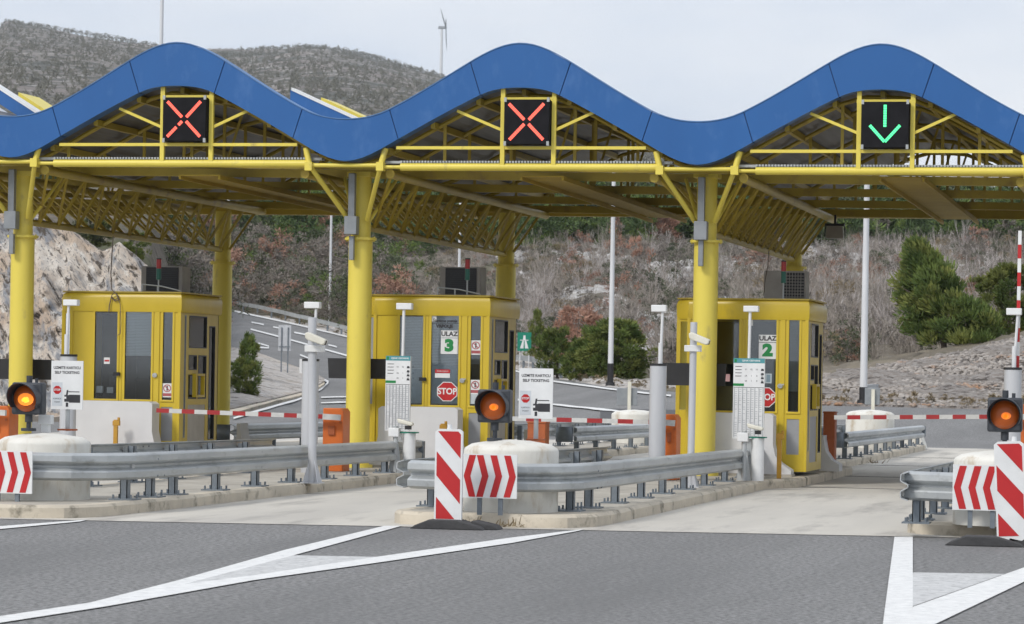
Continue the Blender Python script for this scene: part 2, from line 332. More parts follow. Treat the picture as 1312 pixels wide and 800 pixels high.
M['hill'] = ramp_mat("hillside_soil", [((.19, .165, .135), 0, 0, 0, o1, 'n'), ((.125, .13, .075), .05, .45, .6, o1, 'n'), ((.26, .22, .19), .15, .5, .62, o1, 'n'),
    ((.10, .09, .07), .9, .5, .62, o1, 'n'), ((.33, .32, .31), .5, .64, .70, (1, 1, 2), 'n')], .9, 1.2, disp=.5)
M['farhill'] = ramp_mat("far_hill_scrub", [((.27, .245, .22), 0, 0, 0, o1, 'n'), ((.34, .29, .27), .006, .48, .6, o1, 'n'), ((.14, .145, .125), .011, .48, .58, (1, .5, 1), 'n'),
    ((.075, .08, .065), .10, .50, .58, (1, .35, 1.5), 'n'), ((.50, .47, .45), .07, .56, .63, (1, .3, 1.5), 'n')], 1., .08, disp=8)
M['rockface'] = ramp_mat("cut_rock", [((.62, .50, .39), 0, 0, 0, o1, 'n'), ((.80, .74, .66), .35, .42, .58, (1.6, 1, .6), 'n'), ((.60, .37, .26), .22, .60, .74, o1, 'n'),
    ((.33, .34, .36), .7, .50, .60, (3.6, 1, .18), 'n'), ((.86, .82, .75), 1.1, .58, .66, (2.4, 1, .5), 'n'), ((.13, .11, .09), 1.9, .53, .585, (3.0, 1, .3), 'n'), ((.24, .22, .21), 6., .56, .62, (3, 1, .5), 'n')], 1., 3.4, disp=.3, rot=(0, -.6, 0))
M['scree'] = ramp_mat("scree_bank", [((.30, .265, .235), 0, 0, 0, o1, 'n'), ((.42, .39, .365), 3., .45, .6, o1, 'n'), ((.38, .21, .12), .3, .6, .72, (1, 1, 1), 'n'), ((.10, .085, .075), 2.2, .52, .62, o1, 'n'),
    ((.42, .41, .39), 2.8, .62, .68, o1, 'n')], 1., 3.5, disp=.3)
M['verge'] = ramp_mat("gravel_verge", [((.52, .48, .44), 0, 0, 0, o1, 'n'), ((.32, .26, .19), .35, .52, .66, o1, 'n'), ((.60, .58, .56), 2.2, .5, .58, o1, 'n'), ((.15, .13, .11), 1.6, .54, .62, o1, 'n')], 1., 3., disp=.2)
M['banktop'] = ramp_mat("bank_top_soil", [((.20, .175, .14), 0, 0, 0, o1, 'n'), ((.26, .225, .17), .4, .45, .6, o1, 'n'), ((.12, .115, .07), .25, .52, .64, o1, 'n'), ((.38, .36, .34), 1.5, .62, .7, o1, 'n')], 1., 2.5, disp=.2)
def sub(name, mask, m, label=None):
    q = Q[mask]; u, inv = np.unique(q, return_inverse=True)
    o = np_mesh(name, V.reshape(-1, 3)[u], inv.reshape(q.shape), [m], smooth=True); return tag(o, label, None, None, 'structure')
sub("hillside", ~rock & ~scree & ~far & ~verge & ~bank, 'hill'); sub("bank_top", bank, 'banktop'); sub("rock_face", rock, 'rockface'); sub("scree_bank", scree, 'scree'); sub("hills", far, 'farhill'); sub("verge", verge & ~rock & ~scree, 'verge')
g = MB(); g.face([(-9000, -3000, -1), (9000, -3000, -1), (9000, 9000, -1), (-9000, 9000, -1)]); tag(g.build("ground", 'hill'), kind='structure')

def drape(name, rowsf, m, off, kind='structure', parent=None, edge=0.):
    """rowsf: list of lists of (px, D); a sheet lying on the terrain"""
    V_, F_ = [], []; k = len(rowsf[0])
    for r_ in rowsf:
        for px, D in r_:
            x, y = wpos(px, D); V_.append((x, y, float(gz(px, D))+off))
    for i in range(len(rowsf)-1):
        for j in range(k-1): F_.append((i*k+j, (i+1)*k+j, (i+1)*k+j+1, i*k+j+1))
    if edge:      # skirt all round
        n = len(V_); loop = [i*k for i in range(len(rowsf))]+[(len(rowsf)-1)*k+j for j in range(1, k)]+[i*k+k-1 for i in range(len(rowsf)-2, -1, -1)]+[j for j in range(k-2, 0, -1)]
        for a in loop: V_.append((V_[a][0], V_[a][1], V_[a][2]-edge))
        for t in range(len(loop)): F_.append((loop[t], loop[(t+1) % len(loop)], n+(t+1) % len(loop), n+t))
    o = np_mesh(name, V_, F_, [m], smooth=False)
    if kind: tag(o, kind=kind)
    return o
cs = list(range(-1500, -60, 60))+list(range(-60, 1400, 10))+list(range(1400, 2801, 60))
drape("road", [[(p, 6)]+[(p, 6+(redge(p)-6)*(t/100)) for t in range(1, 101)] for p in cs], 'asphalt', .0)
# concrete lanes through the plaza
def sheet(name, pts, z, m, kind='structure', steps=None):
    b = MB(); b.face([(p[0], p[1], z) for p in pts]); o = b.build(name, m, smooth=False); return tag(o, kind=kind)
def jY(x): return 33.62+(x+8.25)*.165
sheet("concrete_apron", [(-30, jY(-30)), (-14, jY(-14)), (-8, jY(-8)), (-1.9, jY(-1.9)), (6, jY(6)), (6, 84), (-30, 84)], .006, 'conc_lane')
# tar joints across the concrete
jm = MB()
for Y in (49.9, 56.3, 64.5, 72): jm.box(-30, 6, Y, Y+.05, .006, .011)
tag(jm.build("tar_joints", 'rubber'), kind='structure')
# old dark patch of asphalt behind the plaza
drape("asphalt_patch", [[(p, 100+t*3.) for t in range(6)] for p in range(770, 1060, 10)], mat("dark_asphalt", (.085, .085, .088), rough=.9), .02)

# painted markings in front (ground plane)
def g7(x, y): return atz(x/2, 530+y/2)
def g8(x, y): return atz(656+x/2, 530+y/2)
def flat(b, pts, z, m=0): b.face([(p.x, p.y, z) for p in pts], m)
b = MB()
T1 = [g7(-60, 534), g7(0, 523), g7(230, 488), g7(450, 432), g7(730, 352), g7(985, 290)]; T2 = [g7(-60, 550), g7(0, 540), g7(270, 498), g7(470, 441), g7(752, 366), g7(1030, 290)]
for i in range(5): flat(b, [T1[i], T2[i], T2[i+1], T1[i+1]], .010)
A1 = [g7(470, 441), g7(640, 419), g7(965, 370), g7(1312, 320), g8(188, 298)]; A2 = [g7(270, 498), g7(650, 430), g7(960, 386), g7(1312, 334), g8(170, 303)]
for i in range(4): flat(b, [A1[i], A2[i], A2[i+1], A1[i+1]], .010)
flat(b, [g7(470, 441), g7(640, 419), g7(965, 370), g7(752, 366)], .010, 1)
tag(b.build("road_marking", ['paint', 'paint_old'], smooth=False), kind='structure')
b = MB(); flat(b, [g8(980, 318), g8(948, 560), g8(1020, 560), g8(1027, 497), g8(1027, 318)], .010)
flat(b, [g8(1027, 499), g8(1021, 545), g8(1050, 560), g8(1400, 392), g8(1400, 366)], .011)
flat(b, [g8(1027, 410), g8(1262, 414), g8(1027, 497)], .010, 1)
tag(b.build("road_marking", ['paint', 'paint_old'], smooth=False), kind='structure')
b = MB(); flat(b, [g7(-80, 297), g7(225, 274), g7(205, 279), g7(-80, 306)], .010); tag(b.build("road_marking", 'paint', smooth=False), kind='structure')

# far road: gravel island with kerb, lines, guardrail
near = lambda p: findD(p, float(np.interp(p, [190, 310, 388, 408, 418], [548, 527, 507, 498, 492])))
farr = lambda p: max(near(p)+.6, findD(p, float(np.interp(p, [190, 330, 395, 410, 418], [425, 456, 480, 486, 491]))))
gs = [190, 215, 240, 265, 290, 310, 325, 340, 355, 370, 385, 397, 408, 416]
rowsf = [[(p, near(p)+(farr(p)-near(p))*t/8) for t in range(9)] for p in gs]
drape("gravel_island", rowsf, 'verge', .16, edge=.25)
drape("kerb", [[(p, near(p)-2.2), (p, near(p)-.1)] for p in gs], 'kerb', .13, edge=.2)
def line(pts, th, b=None):
    out_ = []
    for (xa, ya), (xb, yb) in zip(pts, pts[1:]):
        n = max(2, int(abs(xb-xa)/12)+1); out_ += [(xa+(xb-xa)*i/n, ya+(yb-ya)*i/n) for i in range(n)]
    out_.append(pts[-1]); rr = []
    for x, y in out_: rr.append([(x, findD(x, y+th/2)), (x+.01, findD(x, y-th/2))])
    drape("lane_line", rr, 'paint', .05)
line([(296, 399), (380, 417), (446, 433), (600, 462), (665, 478), (708, 490), (782, 500), (860, 509)], 2.)
line([(320, 423), (355, 432), (444, 457)], 2.); line([(664, 514), (708, 520), (784, 528), (860, 536)], 2.2)
for a in ([(321, 414), (337, 417)], [(349, 420), (360, 422)], [(376, 427), (391, 430)], [(420, 443), (431, 446)], [(330, 441), (344, 445)], [(384, 456), (396, 461)], [(326, 446.5), (344, 447)]): line(a, 1.8)
line([(325, 453), (360, 467), (392, 479)], 2.2); line([(300, 538), (334, 528), (388, 512), (412, 500), (421, 491.5)], 2.6); line([(402, 482), (421, 491)], 2.6)
line([(412, 511), (445, 510)], 1.5); line([(412, 518), (445, 517)], 1.5)

def px_point(px, D, dz=0.): x, y = wpos(px, D); return Vector((x, y, float(gz(px, D))+dz))
fg = empty("guardrail", px_point(440, 234), 0, "long low steel guardrail along the far edge of the rising road", "guardrail")
o0 = Vector(fg.location); pts = []
for p in np.arange(286, 742, 6.): pts.append(px_point(p, redge(p)+2.2)-o0)
b = MB()
for a, c in zip(pts, pts[1:]): b.bar(a+Vector((0, 0, .62)), c+Vector((0, 0, .62)), .05, .3)
b.build("rail_beam", 'galv', fg)
acc = 0; last = None
for a, c in zip(pts, pts[1:]):
    acc += (c-a).length
    if acc > 3.6:
        acc = 0; MB().box(a.x-.06, a.x+.06, a.y+.06, a.y+.18, a.z-.1, a.z+.6).build("post", 'galv_dark', fg)

# ------------------------------------------------------------------ traffic islands
ISL = {'unnumbered': dict(cx=-19.3, l=-20.4, r=-17.5), 'three': dict(cx=-13.36, l=-14.5, r=-12.2), 'two': dict(cx=-7.69, l=-8.95, r=-6.6), 'edge': dict(cx=-2.11, l=-3.2, r=-.9)}
def island(l, r, cx, br):
    """outline with rounded nose; br = right edge beside the booth"""
    y0_ = jY(cx)+.35; pts = [(r, 48.6), (br, 49.6), (br, 57.5), (r-.25, 59.5), (r-.25, 80.6), (cx, 81.4), (l+.2, 80.6), (l, 58), (l, y0_+.45)]
    pts += [(l+.18, y0_+.08), (l+.5, y0_-.05), (r-.7, y0_+.0), (r-.28, y0_+.18), (r-.05, y0_+.6), (r, y0_+1.2)]
    return pts
def ring(pts, d):
    n = len(pts); res = []
    for i in range(n):
        p, q, s_ = Vector(pts[i-1]), Vector(pts[i]), Vector(pts[(i+1) % n]); a = (q-p).normalized(); c = (s_-q).normalized(); t = (a+c).normalized(); nrm = Vector((-t.y, t.x))
        res.append((q.x+nrm.x*d, q.y+nrm.y*d))
    return res
for k, v in ISL.items():
    br = {'unnumbered': -16.95, 'three': -11.35, 'two': -6.22, 'edge': -.7}[k]
    P_ = island(v['l'], v['r'], v['cx'], br)
    # kerb stones: divide outline, wobble slightly
    Q_ = []
    for a, c in zip(P_, P_[1:]+P_[:1]):
        n = max(1, int((Vector(c)-Vector(a)).length/.8)); Q_ += [(a[0]+(c[0]-a[0])*i/n, a[1]+(c[1]-a[1])*i/n) for i in range(n)]
    random.seed(5); Q_ = [(x+random.uniform(-.012, .012), y+random.uniform(-.012, .012)) for x, y in Q_]
    inner = ring(Q_, .17); bev = ring(Q_, .03); n = len(Q_); b = MB()
    vs_ = [(x, y, -.05) for x, y in Q_]+[(x, y, .115+random.uniform(-.006, .006)) for x, y in Q_]+[(x, y, .15) for x, y in bev]+[(x, y, .152) for x, y in inner]
    fs_ = [(a*n+i, a*n+(i+1) % n, (a+1)*n+(i+1) % n, (a+1)*n+i) for a in range(3) for i in range(n)]
    b.add(vs_, fs_); tag(b.build("kerb", 'kerb'), kind='structure')
    b = MB(); b.face([(x, y, .15) for x, y in ring(Q_, .16)]); tag(b.build("island_paving", 'conc'), kind='structure')

NAME = {'unnumbered': 'booth without a number', 'three': 'booth 3', 'two': 'booth 2', 'edge': 'right-hand edge of the photo'}
# concrete drums
def drum(name_, x, y, r, top, label, m='white_conc'):
    b = MB(); b.lathe([(0, .14), (r, .14), (r, top-.13), (r-.012, top-.10), (r-.085, top-.055), (r-.13, top-.045), (r*.4, top-.012), (0, top)], 48)
    return tag(b.build("concrete_drum", m, loc=(x, y, 0)), label, 'concrete drum', 'concrete drums at the island ends')
drum('', -13.36, 34.95, .55, .93, "rust-stained white concrete drum at far left, partly hidden by guardrail")
drum('', -7.69, 34.95, .545, .97, "white concrete drum with rust streaks behind the striped delineator board")
drum('', -2.11, 34.95, .545, .97, "white concrete drum cut by the right edge of the photo")
p = atY(813, 525, 75); drum('', p.x, 75, .56, p.z, "clean white drum at rear end of the island with booth 3")
p = atY(1115, 525, 75); drum('', p.x, 75, .58, p.z, "clean white drum at rear end of the island with booth 2")

# flashing amber beacons
def beacon(x, y, zc, label, glow=.055):
    t = empty("flashing_beacon", (x, y, 0), 0, label, "warning light", "amber flashing beacons on the drums")
    b = MB(); s_ = .19; b.box(-s_, s_, -.02, .16, zc-.19, zc+.19); b.build("housing", 'dark', t, bevel=.025)
    b = MB(); prof = [(.158, -.02), (.15, -.045), (.12, -.07), (.07, -.085), (0, -.09)]; n = 28; vs_ = [(r_*math.cos(2*math.pi*i/n), yy, zc+r_*math.sin(2*math.pi*i/n)) for i in range(n) for r_, yy in prof]; k_ = len(prof)
    b.add(vs_, [(i*k_+j, ((i+1) % n)*k_+j, ((i+1) % n)*k_+j+1, i*k_+j+1) for i in range(n) for j in range(k_-1)]); b.build("lens", 'amber', t)
    b = MB(); b.add([(.02+gr*math.cos(i*.4488), -.092, zc-.01+gr*.75*math.sin(i*.4488)) for gr in (glow,) for i in range(14)], [tuple(range(14))]); b.build("glow", 'amber_mid' if glow > .08 else emis('amber_dim', (.8, .2, .02), .35), t)
    b = MB()
    for i in range(6 if glow > .08 else 2):
        a = i*2.399; rr = .045*math.sqrt(i/9); b.cyl((rr*math.cos(a)+.02, -.099, zc-.015+rr*.6*math.sin(a)), (rr*math.cos(a)+.02, -.093, zc-.015+rr*.6*math.sin(a)), .03-.002*i, n=8)
    b.build("glow_spot", 'amber_lit' if glow > .08 else 'amber_mid', t)
    b = MB(); n = 24                                   # visor hood: upper 240 degrees
    for i in range(n):
        a0 = math.radians(-35+250*i/n); a1 = math.radians(-35+250*(i+1)/n)
        for r_ in (.185,):
            l0 = .16+.10*math.sin(a0)*.9; l1 = .16+.10*math.sin(a1)*.9
            vs_ = []
            for rr in (r_, r_-.008): vs_ += [(rr*math.cos(a0), -.02, zc+rr*math.sin(a0)), (rr*math.cos(a1), -.02, zc+rr*math.sin(a1)), (rr*math.cos(a1), -.02-l1, zc+rr*math.sin(a1)), (rr*math.cos(a0), -.02-l0, zc+rr*math.sin(a0))]
            b.add(vs_, [(0, 1, 2, 3), (7, 6, 5, 4), (3, 2, 6, 7)])
    b.build("visor", 'dark', t)
    b = MB(); b.cyl((0, .07, .95), (0, .07, zc-.19), .028, n=10); b.cyl((0, .07, .95), (0, .07, .985), .09, n=12); b.cyl((0, .07, zc-.28), (0, .07, zc-.19), .045, n=10); b.build("post", 'dark', t)
    b = MB(); b.cyl((0, .07, zc+.19), (0, .07, zc+.27), .035, n=10); b.cyl((.09, .07, zc+.19), (.09, .07, zc+.24), .02, n=8); b.build("cap", 'dark', t)
beacon(-13.51, 34.75, 1.335, "lit amber beacon on the drum at the far left", .10)
beacon(-7.86, 34.75, 1.35, "amber beacon on the drum in front of booth 3")
beacon(-2.09, 34.75, 1.36, "amber beacon behind the tilted delineator at right edge")

# self ticketing signs
def octa(b, x, z, r, y, m): b.facexz([(x+r*math.cos(math.pi/8+i*math.pi/4), z+r*math.sin(math.pi/8+i*math.pi/4)) for i in range(8)], y, m)
def ticket_sign(x, y, label):
    t = empty("ticketing_sign", (x, y, 0), 0, label, "sign", "white self ticketing signs")
    b = MB(); b.box(-.2, .2, 0, .02, 1.21, 1.79); Y = -.002
    b.text("UZMITE KARTICU", .044, 0, 1.705, Y, 1, .0012, sx=.98); b.text("SELF TICKETING", .044, 0, 1.648, Y, 1, .0012, sx=.98)
    b.facexz([(-.185, 1.25), (-.055, 1.25), (-.055, 1.53), (-.185, 1.53)], -.0015, 2)
    octa(b, -.12, 1.44, .052, -.003, 3); b.text("STOP", .034, -.12, 1.44, -.005, 0, .001)
    b.text("KARTICA", .024, -.12, 1.335, -.003, 1); b.text("TICKET", .024, -.12, 1.295, -.003, 1)
    b.facexz([(.03, 1.29), (.17, 1.29), (.17, 1.385), (.03, 1.385)], Y, 1); b.facexz([(-.03, 1.30), (.03, 1.30), (.03, 1.38), (-.03, 1.38)], Y, 1)
    b.facexz([(-.03, 1.335), (-.005, 1.335), (-.005, 1.36), (-.03, 1.36)], -.003, 0)
    b.facexz([(-.01, 1.24), (.02, 1.24), (.02, 1.29), (-.01, 1.29)], Y, 1); b.facexz([(-.01, 1.38), (.012, 1.38), (.02, 1.44), (0, 1.44)], Y, 1); b.facexz([(.02, 1.415), (.16, 1.415), (.16, 1.425), (.02, 1.425)], Y, 1)
    b.build("board", ['white', 'ink', mat("pale_panel", (.62, .66, .70)), 'red'], t)
    b = MB(); b.cyl((.0, .045, .95), (.0, .045, 1.75), .028, n=12); b.box(-.1, .1, -.03, .12, .955, .975, 1); b.build("post", ['galv', 'rust'], t)
ticket_sign(-13.22, 35.3, "white UZMITE KARTICU self ticketing sign on the far left drum")
ticket_sign(-7.49, 35.3, "white UZMITE KARTICU self ticketing sign beside the middle drum")
b = MB(); b.box(-.05, .05, -.03, .03, .93, 1.14); b.cyl((-.02, 0, 1.14), (-.02, 0, 1.2), .02, n=8); b.box(-.08, .08, -.05, .05, 1.03, 1.14)
tag(b.build("junction_box", 'white', loc=(-13.38, 35.05, 0), bevel=.006), "small white electrical box between beacon and sign on far left drum", "electrical box")

# delineator boards
def delineator(x, y, label, rz=0., tilt=0., basedx=0.):
    t = empty("delineator", (x, y, 0), rz, label, "delineator", "red and white striped delineator boards")
    W, z0, z1 = .27, .10, 1.08
    b = MB(); b.prism([(-W/2-.02, z0-.01), (-W/2+.03, z0-.04), (W/2-.03, z0-.04), (W/2+.02, z0-.01), (W/2+.02, z1-.01), (W/2-.02, z1+.02), (-W/2+.02, z1+.02), (-W/2-.02, z1-.01)], 0, .05, 0)
    # stripes falling to the lower right, clipped to the board
    def clip(poly, axis, lim, keep_less):
        out_ = []
        for i in range(len(poly)):
            a, c = poly[i-1], poly[i]; ina = (a[axis] <= lim) == keep_less; inc = (c[axis] <= lim) == keep_less
            if ina != inc: s_ = (lim-a[axis])/(c[axis]-a[axis]); out_.append((a[0]+(c[0]-a[0])*s_, a[1]+(c[1]-a[1])*s_))
            if inc: out_.append(c)
        return out_
    dz = .31; h = .265
    for k in range(-1, 4):
        c = z1-.30-k*.50+.285
        poly = [(-W/2, c+dz/2-h/2), (W/2, c-dz/2-h/2), (W/2, c-dz/2+h/2), (-W/2, c+dz/2+h/2)]
        poly = clip(clip(poly, 1, z1-.005, True), 1, z0+.01, False)
        if len(poly) > 2: b.facexz(poly, -.003, 1)
    o = b.build("board", ['white', 'red'], t); o.rotation_euler = (0, tilt, 0)
    MB().cyl((0, .03, 1.09), (0, .03, 1.15), .03, .024, n=12).build("cap", 'white', t)
    b = MB(); b.prism([(-.42+basedx, 0.0), (.42+basedx, 0.0), (.36+basedx, .04), (.12+basedx, .105), (-.2+basedx, .105), (-.36+basedx, .04)], -.14, .16); b.prism([(.2+basedx, .0), (.55+basedx, .0), (.5+basedx, .05), (.25+basedx, .10)], .0, .3)
    b.build("rubber_foot", 'rubber', t, bevel=.012)
delineator(-8.06, 33.42, "red and white striped delineator at the nose of the middle island", 0, 0, .02)
delineator(-1.885, 33.0, "red and white striped delineator leaning left at the right edge", 0, -.05, -.28)

# chevron boards
def chevrons(x, y, zc, kind, label):
    t = empty("chevron_board", (x, y, 0), 0, label, "chevron sign", "red and white chevron boards on the drums"); W, H_ = .62, .49; z0, z1 = zc-H_/2, zc+H_/2
    b = MB(); b.box(-W/2, W/2, 0, .02, z0, z1); e = .012; th = .076; d = .062
    def chev(x0, s_):     # s_=+1 points right; x0 = left end of top edge
        zt, zb = z1-e, z0+e; xa = x0; b.facexz([(xa, zt), (xa+th, zt), (xa+th+s_*d, zc), (xa+s_*d, zc)], -.003, 1); b.facexz([(xa+s_*d, zc), (xa+th+s_*d, zc), (xa+th, zb), (xa, zb)], -.003, 1)
    if kind in ('mid', 'right'): chev(-.236, -1); chev(-.152, 1); chev(.003, 1); chev(.160, 1)
    else: chev(.03, 1) if False else None; [chev(xx, -1) for xx in (-.236, -.079, .076)]; chev(.160, 1)
    b.build("board", ['white', 'red'], t)
    b = MB(); b.bar((-.12, .04, .14), (-.12, .04, z1-.05), .05, .04); b.bar((.12, .04, .14), (.12, .04, z1-.05), .05, .04); b.build("post", 'galv_dark', t)
chevrons(-13.42, 33.92, .49, 'right', "chevron board pointing right on the far left drum")
chevrons(-7.71, 33.94, .575, 'mid', "chevron board with split arrows beside the middle delineator")
chevrons(-2.28, 34.0, .575, 'left', "chevron board pointing left on the drum at right edge")

# guardrails
PROF = [(.155, .01), (.135, .075), (.125, .088), (.065, .092), (.050, .08), (.016, .012), (-.016, .012), (-.050, .08), (-.065, .092), (-.125, .088), (-.135, .075), (-.155, .01)]
def rail_mesh(b, pts, side, ztop, m=0):
    """pts: list of (x, y); profile bulges towards `side` (+1 = right of travel); ztop(i) top height"""
    n = len(pts); vs_ = []
    L = [0]
    for a, c in zip(pts, pts[1:]): L.append(L[-1]+(Vector(c)-Vector(a)).length)
    for i in range(n):
        p_ = Vector(pts[max(0, i-1)]); q = Vector(pts[min(n-1, i+1)]); t = (q-p_).normalized(); nr_ = Vector((t.y, -t.x))*side; z = ztop(L[i]/L[-1])-.155
        for dz, o in PROF: vs_.append((pts[i][0]+nr_.x*o, pts[i][1]+nr_.y*o, z+dz))
    k = len(PROF); fs_ = [(i*k+j, (i+1)*k+j, (i+1)*k+j+1, i*k+j+1) for i in range(n-1) for j in range(k-1)]
    b.add(vs_, fs_, m)
def guardrail(ox, oy, pts, side, z0, z1, label, posts, endcap=True, flip=False, curl=None, dark='galv_dark', top_brackets=False):
    t = empty("guardrail", (ox, oy, 0), 0, label, "guardrail", "steel guardrails round the islands"); P_ = [(x-ox, y-oy) for x, y in pts]
    fine = []
    for a, c in zip(P_, P_[1:]):
        n = max(1, int((Vector(c)-Vector(a)).length/.5)); fine += [(a[0]+(c[0]-a[0])*i/n, a[1]+(c[1]-a[1])*i/n) for i in range(n)]
    fine.append(P_[-1]); b = MB(); zt = lambda f: z0+(z1-z0)*f
    rail_mesh(b, fine, side, zt); o = b.build("rail_beam", 'galv', t, smooth=False); s_ = o.modifiers.new('thick', 'SOLIDIFY'); s_.thickness = .012; s_.offset = 0
    b = MB()                                            # splice bolts
    for (x, y) in [fine[i] for i in range(6, len(fine), 8)]:
        for dz in (-.1, .1):
            for dy in (-.12, .12): b.cyl((x+side*.075, y+dy, zt(.5)-.155+dz), (x+side*.095, y+dy, zt(.5)-.155+dz), .014, n=6)
    b.build("splice_bolts", 'galv_dark', t)
    tot = sum((Vector(c)-Vector(a)).length for a, c in zip(P_, P_[1:]))
    for (x, y) in posts:
        f = min(1, max(0, (y-pts[0][1])/(pts[-1][1]-pts[0][1]+1e-6))); h = zt(f)-.03; x -= ox; y -= oy; xi = x-side*.07
        b = MB(); b.box(xi-.045, xi-.035, y-.06, y+.06, .15, h); b.box(xi-.045, xi+.045, y-.06, y-.05, .15, h); b.box(xi+.035, xi+.045, y-.06, y+.06, .15, h); b.box(xi-.15, xi+.15, y-.16, y+.16, .15, .168)
        for sx in (-.11, .11):
            for sy in (-.11, .11): b.cyl((xi+sx, y+sy, .168), (xi+sx, y+sy, .215), .013, n=6)
        b.build("post", dark, t)
        b = MB(); b.box(min(xi, x)-.02, max(xi, x)+.03*side, y-.05, y+.05, h-.22, h-.02) if side > 0 else b.box(x-.05, xi+.02, y-.05, y+.05, h-.22, h-.02)
        b.build("spacer", 'galv', t)
    if endcap:
        x, y = P_[-1]; b = MB(); h = zt(1); b.prism([(x+side*0, h-.31), (x+side*.11, h-.29), (x+side*.11, h-.02), (x, h)], y-.02, y+.10); b.build("end_terminal", 'galv_dark', t)
    if curl:
        x, y = P_[0]; b = MB(); vs_ = []
        for i in range(9):
            a = math.pi*i/8; vs_ += [(x-.17+.17*math.cos(a), y-.17*math.sin(a), z0-.31), (x-.17+.17*math.cos(a), y-.17*math.sin(a), z0)]
        b.add(vs_, [(2*i, 2*i+2, 2*i+3, 2*i+1) for i in range(8)]); o = b.build("end_terminal", 'galv_dark', t); s_ = o.modifiers.new('t', 'SOLIDIFY'); s_.thickness = .01
    return t
def nose_pts(l, r, y, xe, ye):
    return [(l, y+.1), (l+.5, y-.04), (r-.85, y-.12), (r-.45, y+.0), (r-.18, y+.35), (r-.04, y+.9), (r, y+1.7), (xe, ye)]
# front right rails incl. the nose section
pA = [-12.40, 35.3], [-12.38, 36.3]
guardrail(-12.4, 40, nose_pts(-14.5, -12.33, 34.25, -12.42, 49.3), 1, .72, .64, "long front guardrail of the island at left, running towards booth 3",
          [(-12.36, 35.2), (-12.36, 36.1)]+[(-12.37-(i*.008), 37.0+1.75*i) for i in range(8)])
guardrail(-7.0, 40, nose_pts(-8.70, -6.92, 34.2, -6.98, 51.2), 1, .72, .61, "long front guardrail of the middle island, running towards booth 2",
          [(-6.99, 35.3), (-6.97, 36.3), (-6.96, 37.95), (-6.96, 39.8), (-6.97, 41.5), (-6.97, 43.3), (-6.98, 45.2), (-6.98, 47.2), (-6.98, 49.4)])
guardrail(-2.0, 40, nose_pts(-3.12, -1.2, 34.4, -1.25, 49), 1, .72, .62, "guardrail round the island nose at the right edge", [(-1.2, 36.2), (-1.2, 38.2), (-2.95, 34.55)])
# left side rails, seen from behind
for (xl, y_a, y_b, lab, zoff) in ((-14.4, 35.2, 48, "left side guardrail behind the far left drum, back side showing brackets", 0), (-8.85, 35.2, 47.5, "left side guardrail behind the middle drum, back side showing brackets", 0), (-3.12, 35.0, 47, "left side guardrail on the island at right edge", 0)):
    guardrail(xl, 41, [(xl+.04, y_a-.8), (xl, y_a), (xl, y_b)], -1, .72, .64, lab, [(xl, y_a+.4+1.75*i) for i in range(7)], endcap=False)
# rear rails
for (xr, xl, lab) in ((-6.95, -8.75, "booth 2"), (-12.5, -14.3, "booth 3")):
    guardrail(xr, 70, [(xr, 62.6), (xr, 80.4)], 1, .70, .64, f"rear guardrail with curled end behind {lab}", [(xr, 63.4+2.1*i) for i in range(9)], endcap=True, curl=True)
    guardrail(xl, 70, [(xl, 62.6), (xl, 80.4)], -1, .70, .64, f"rear left guardrail on the far side of the island behind {lab}", [(xl, 63.4+2.1*i) for i in range(9)], endcap=False)
guardrail(-18.05, 70, [(-18.05, 57), (-18.05, 80)], 1, .7, .64, "rear guardrail seen between the unnumbered booth and the white cylinder", [(-18.05, 58+2.1*i) for i in range(10)], endcap=True, curl=True)

# ------------------------------------------------------------------ canopy
PER = 5.77; PK0 = -10.71
def tiltz(x): return -.0087*(x-PK0)
def herm(K, u):
    for (a, fa, ma), (b_, fb, mb_) in zip(K, K[1:]):
        if u <= b_+1e-9:
            h = b_-a; t = (u-a)/h; return (2*t**3-3*t*t+1)*fa+(t**3-2*t*t+t)*h*ma+(-2*t**3+3*t*t)*fb+(t**3-t*t)*h*mb_
TOPK = [(0, 0, 0), (.82, -.30, -.60), (2.15, -1.07, -.50), (2.885, -1.235, 0)]
BOTK = [(0, -.70, 0), (.65, -.82, -.48), (2.0, -1.54, -.56), (2.885, -1.905, 0)]
def phase(x): u = (x-PK0) % PER; return min(u, PER-u)
def ztop(x): return 7.03+herm(TOPK, phase(x))+tiltz(x)
def zbot(x): return 7.03+herm(BOTK, phase(x))+tiltz(x)
XL, XR = PK0-PER*2.5, PK0+PER*2.5
canopy = empty("toll_canopy", (-10.7, 50, 0), 0, "wave-shaped blue canopy on yellow columns over the toll lanes", "canopy")
CO = Vector((10.7, -50, 0))
class CB(MB):
    def build(s, name, mats, parent=canopy, **k):
        s.v = [(a+10.7, b_-50, c) for a, b_, c in s.v]; return MB.build(s, name, mats, parent, **k)
YF, YB = 48.85, 61.6
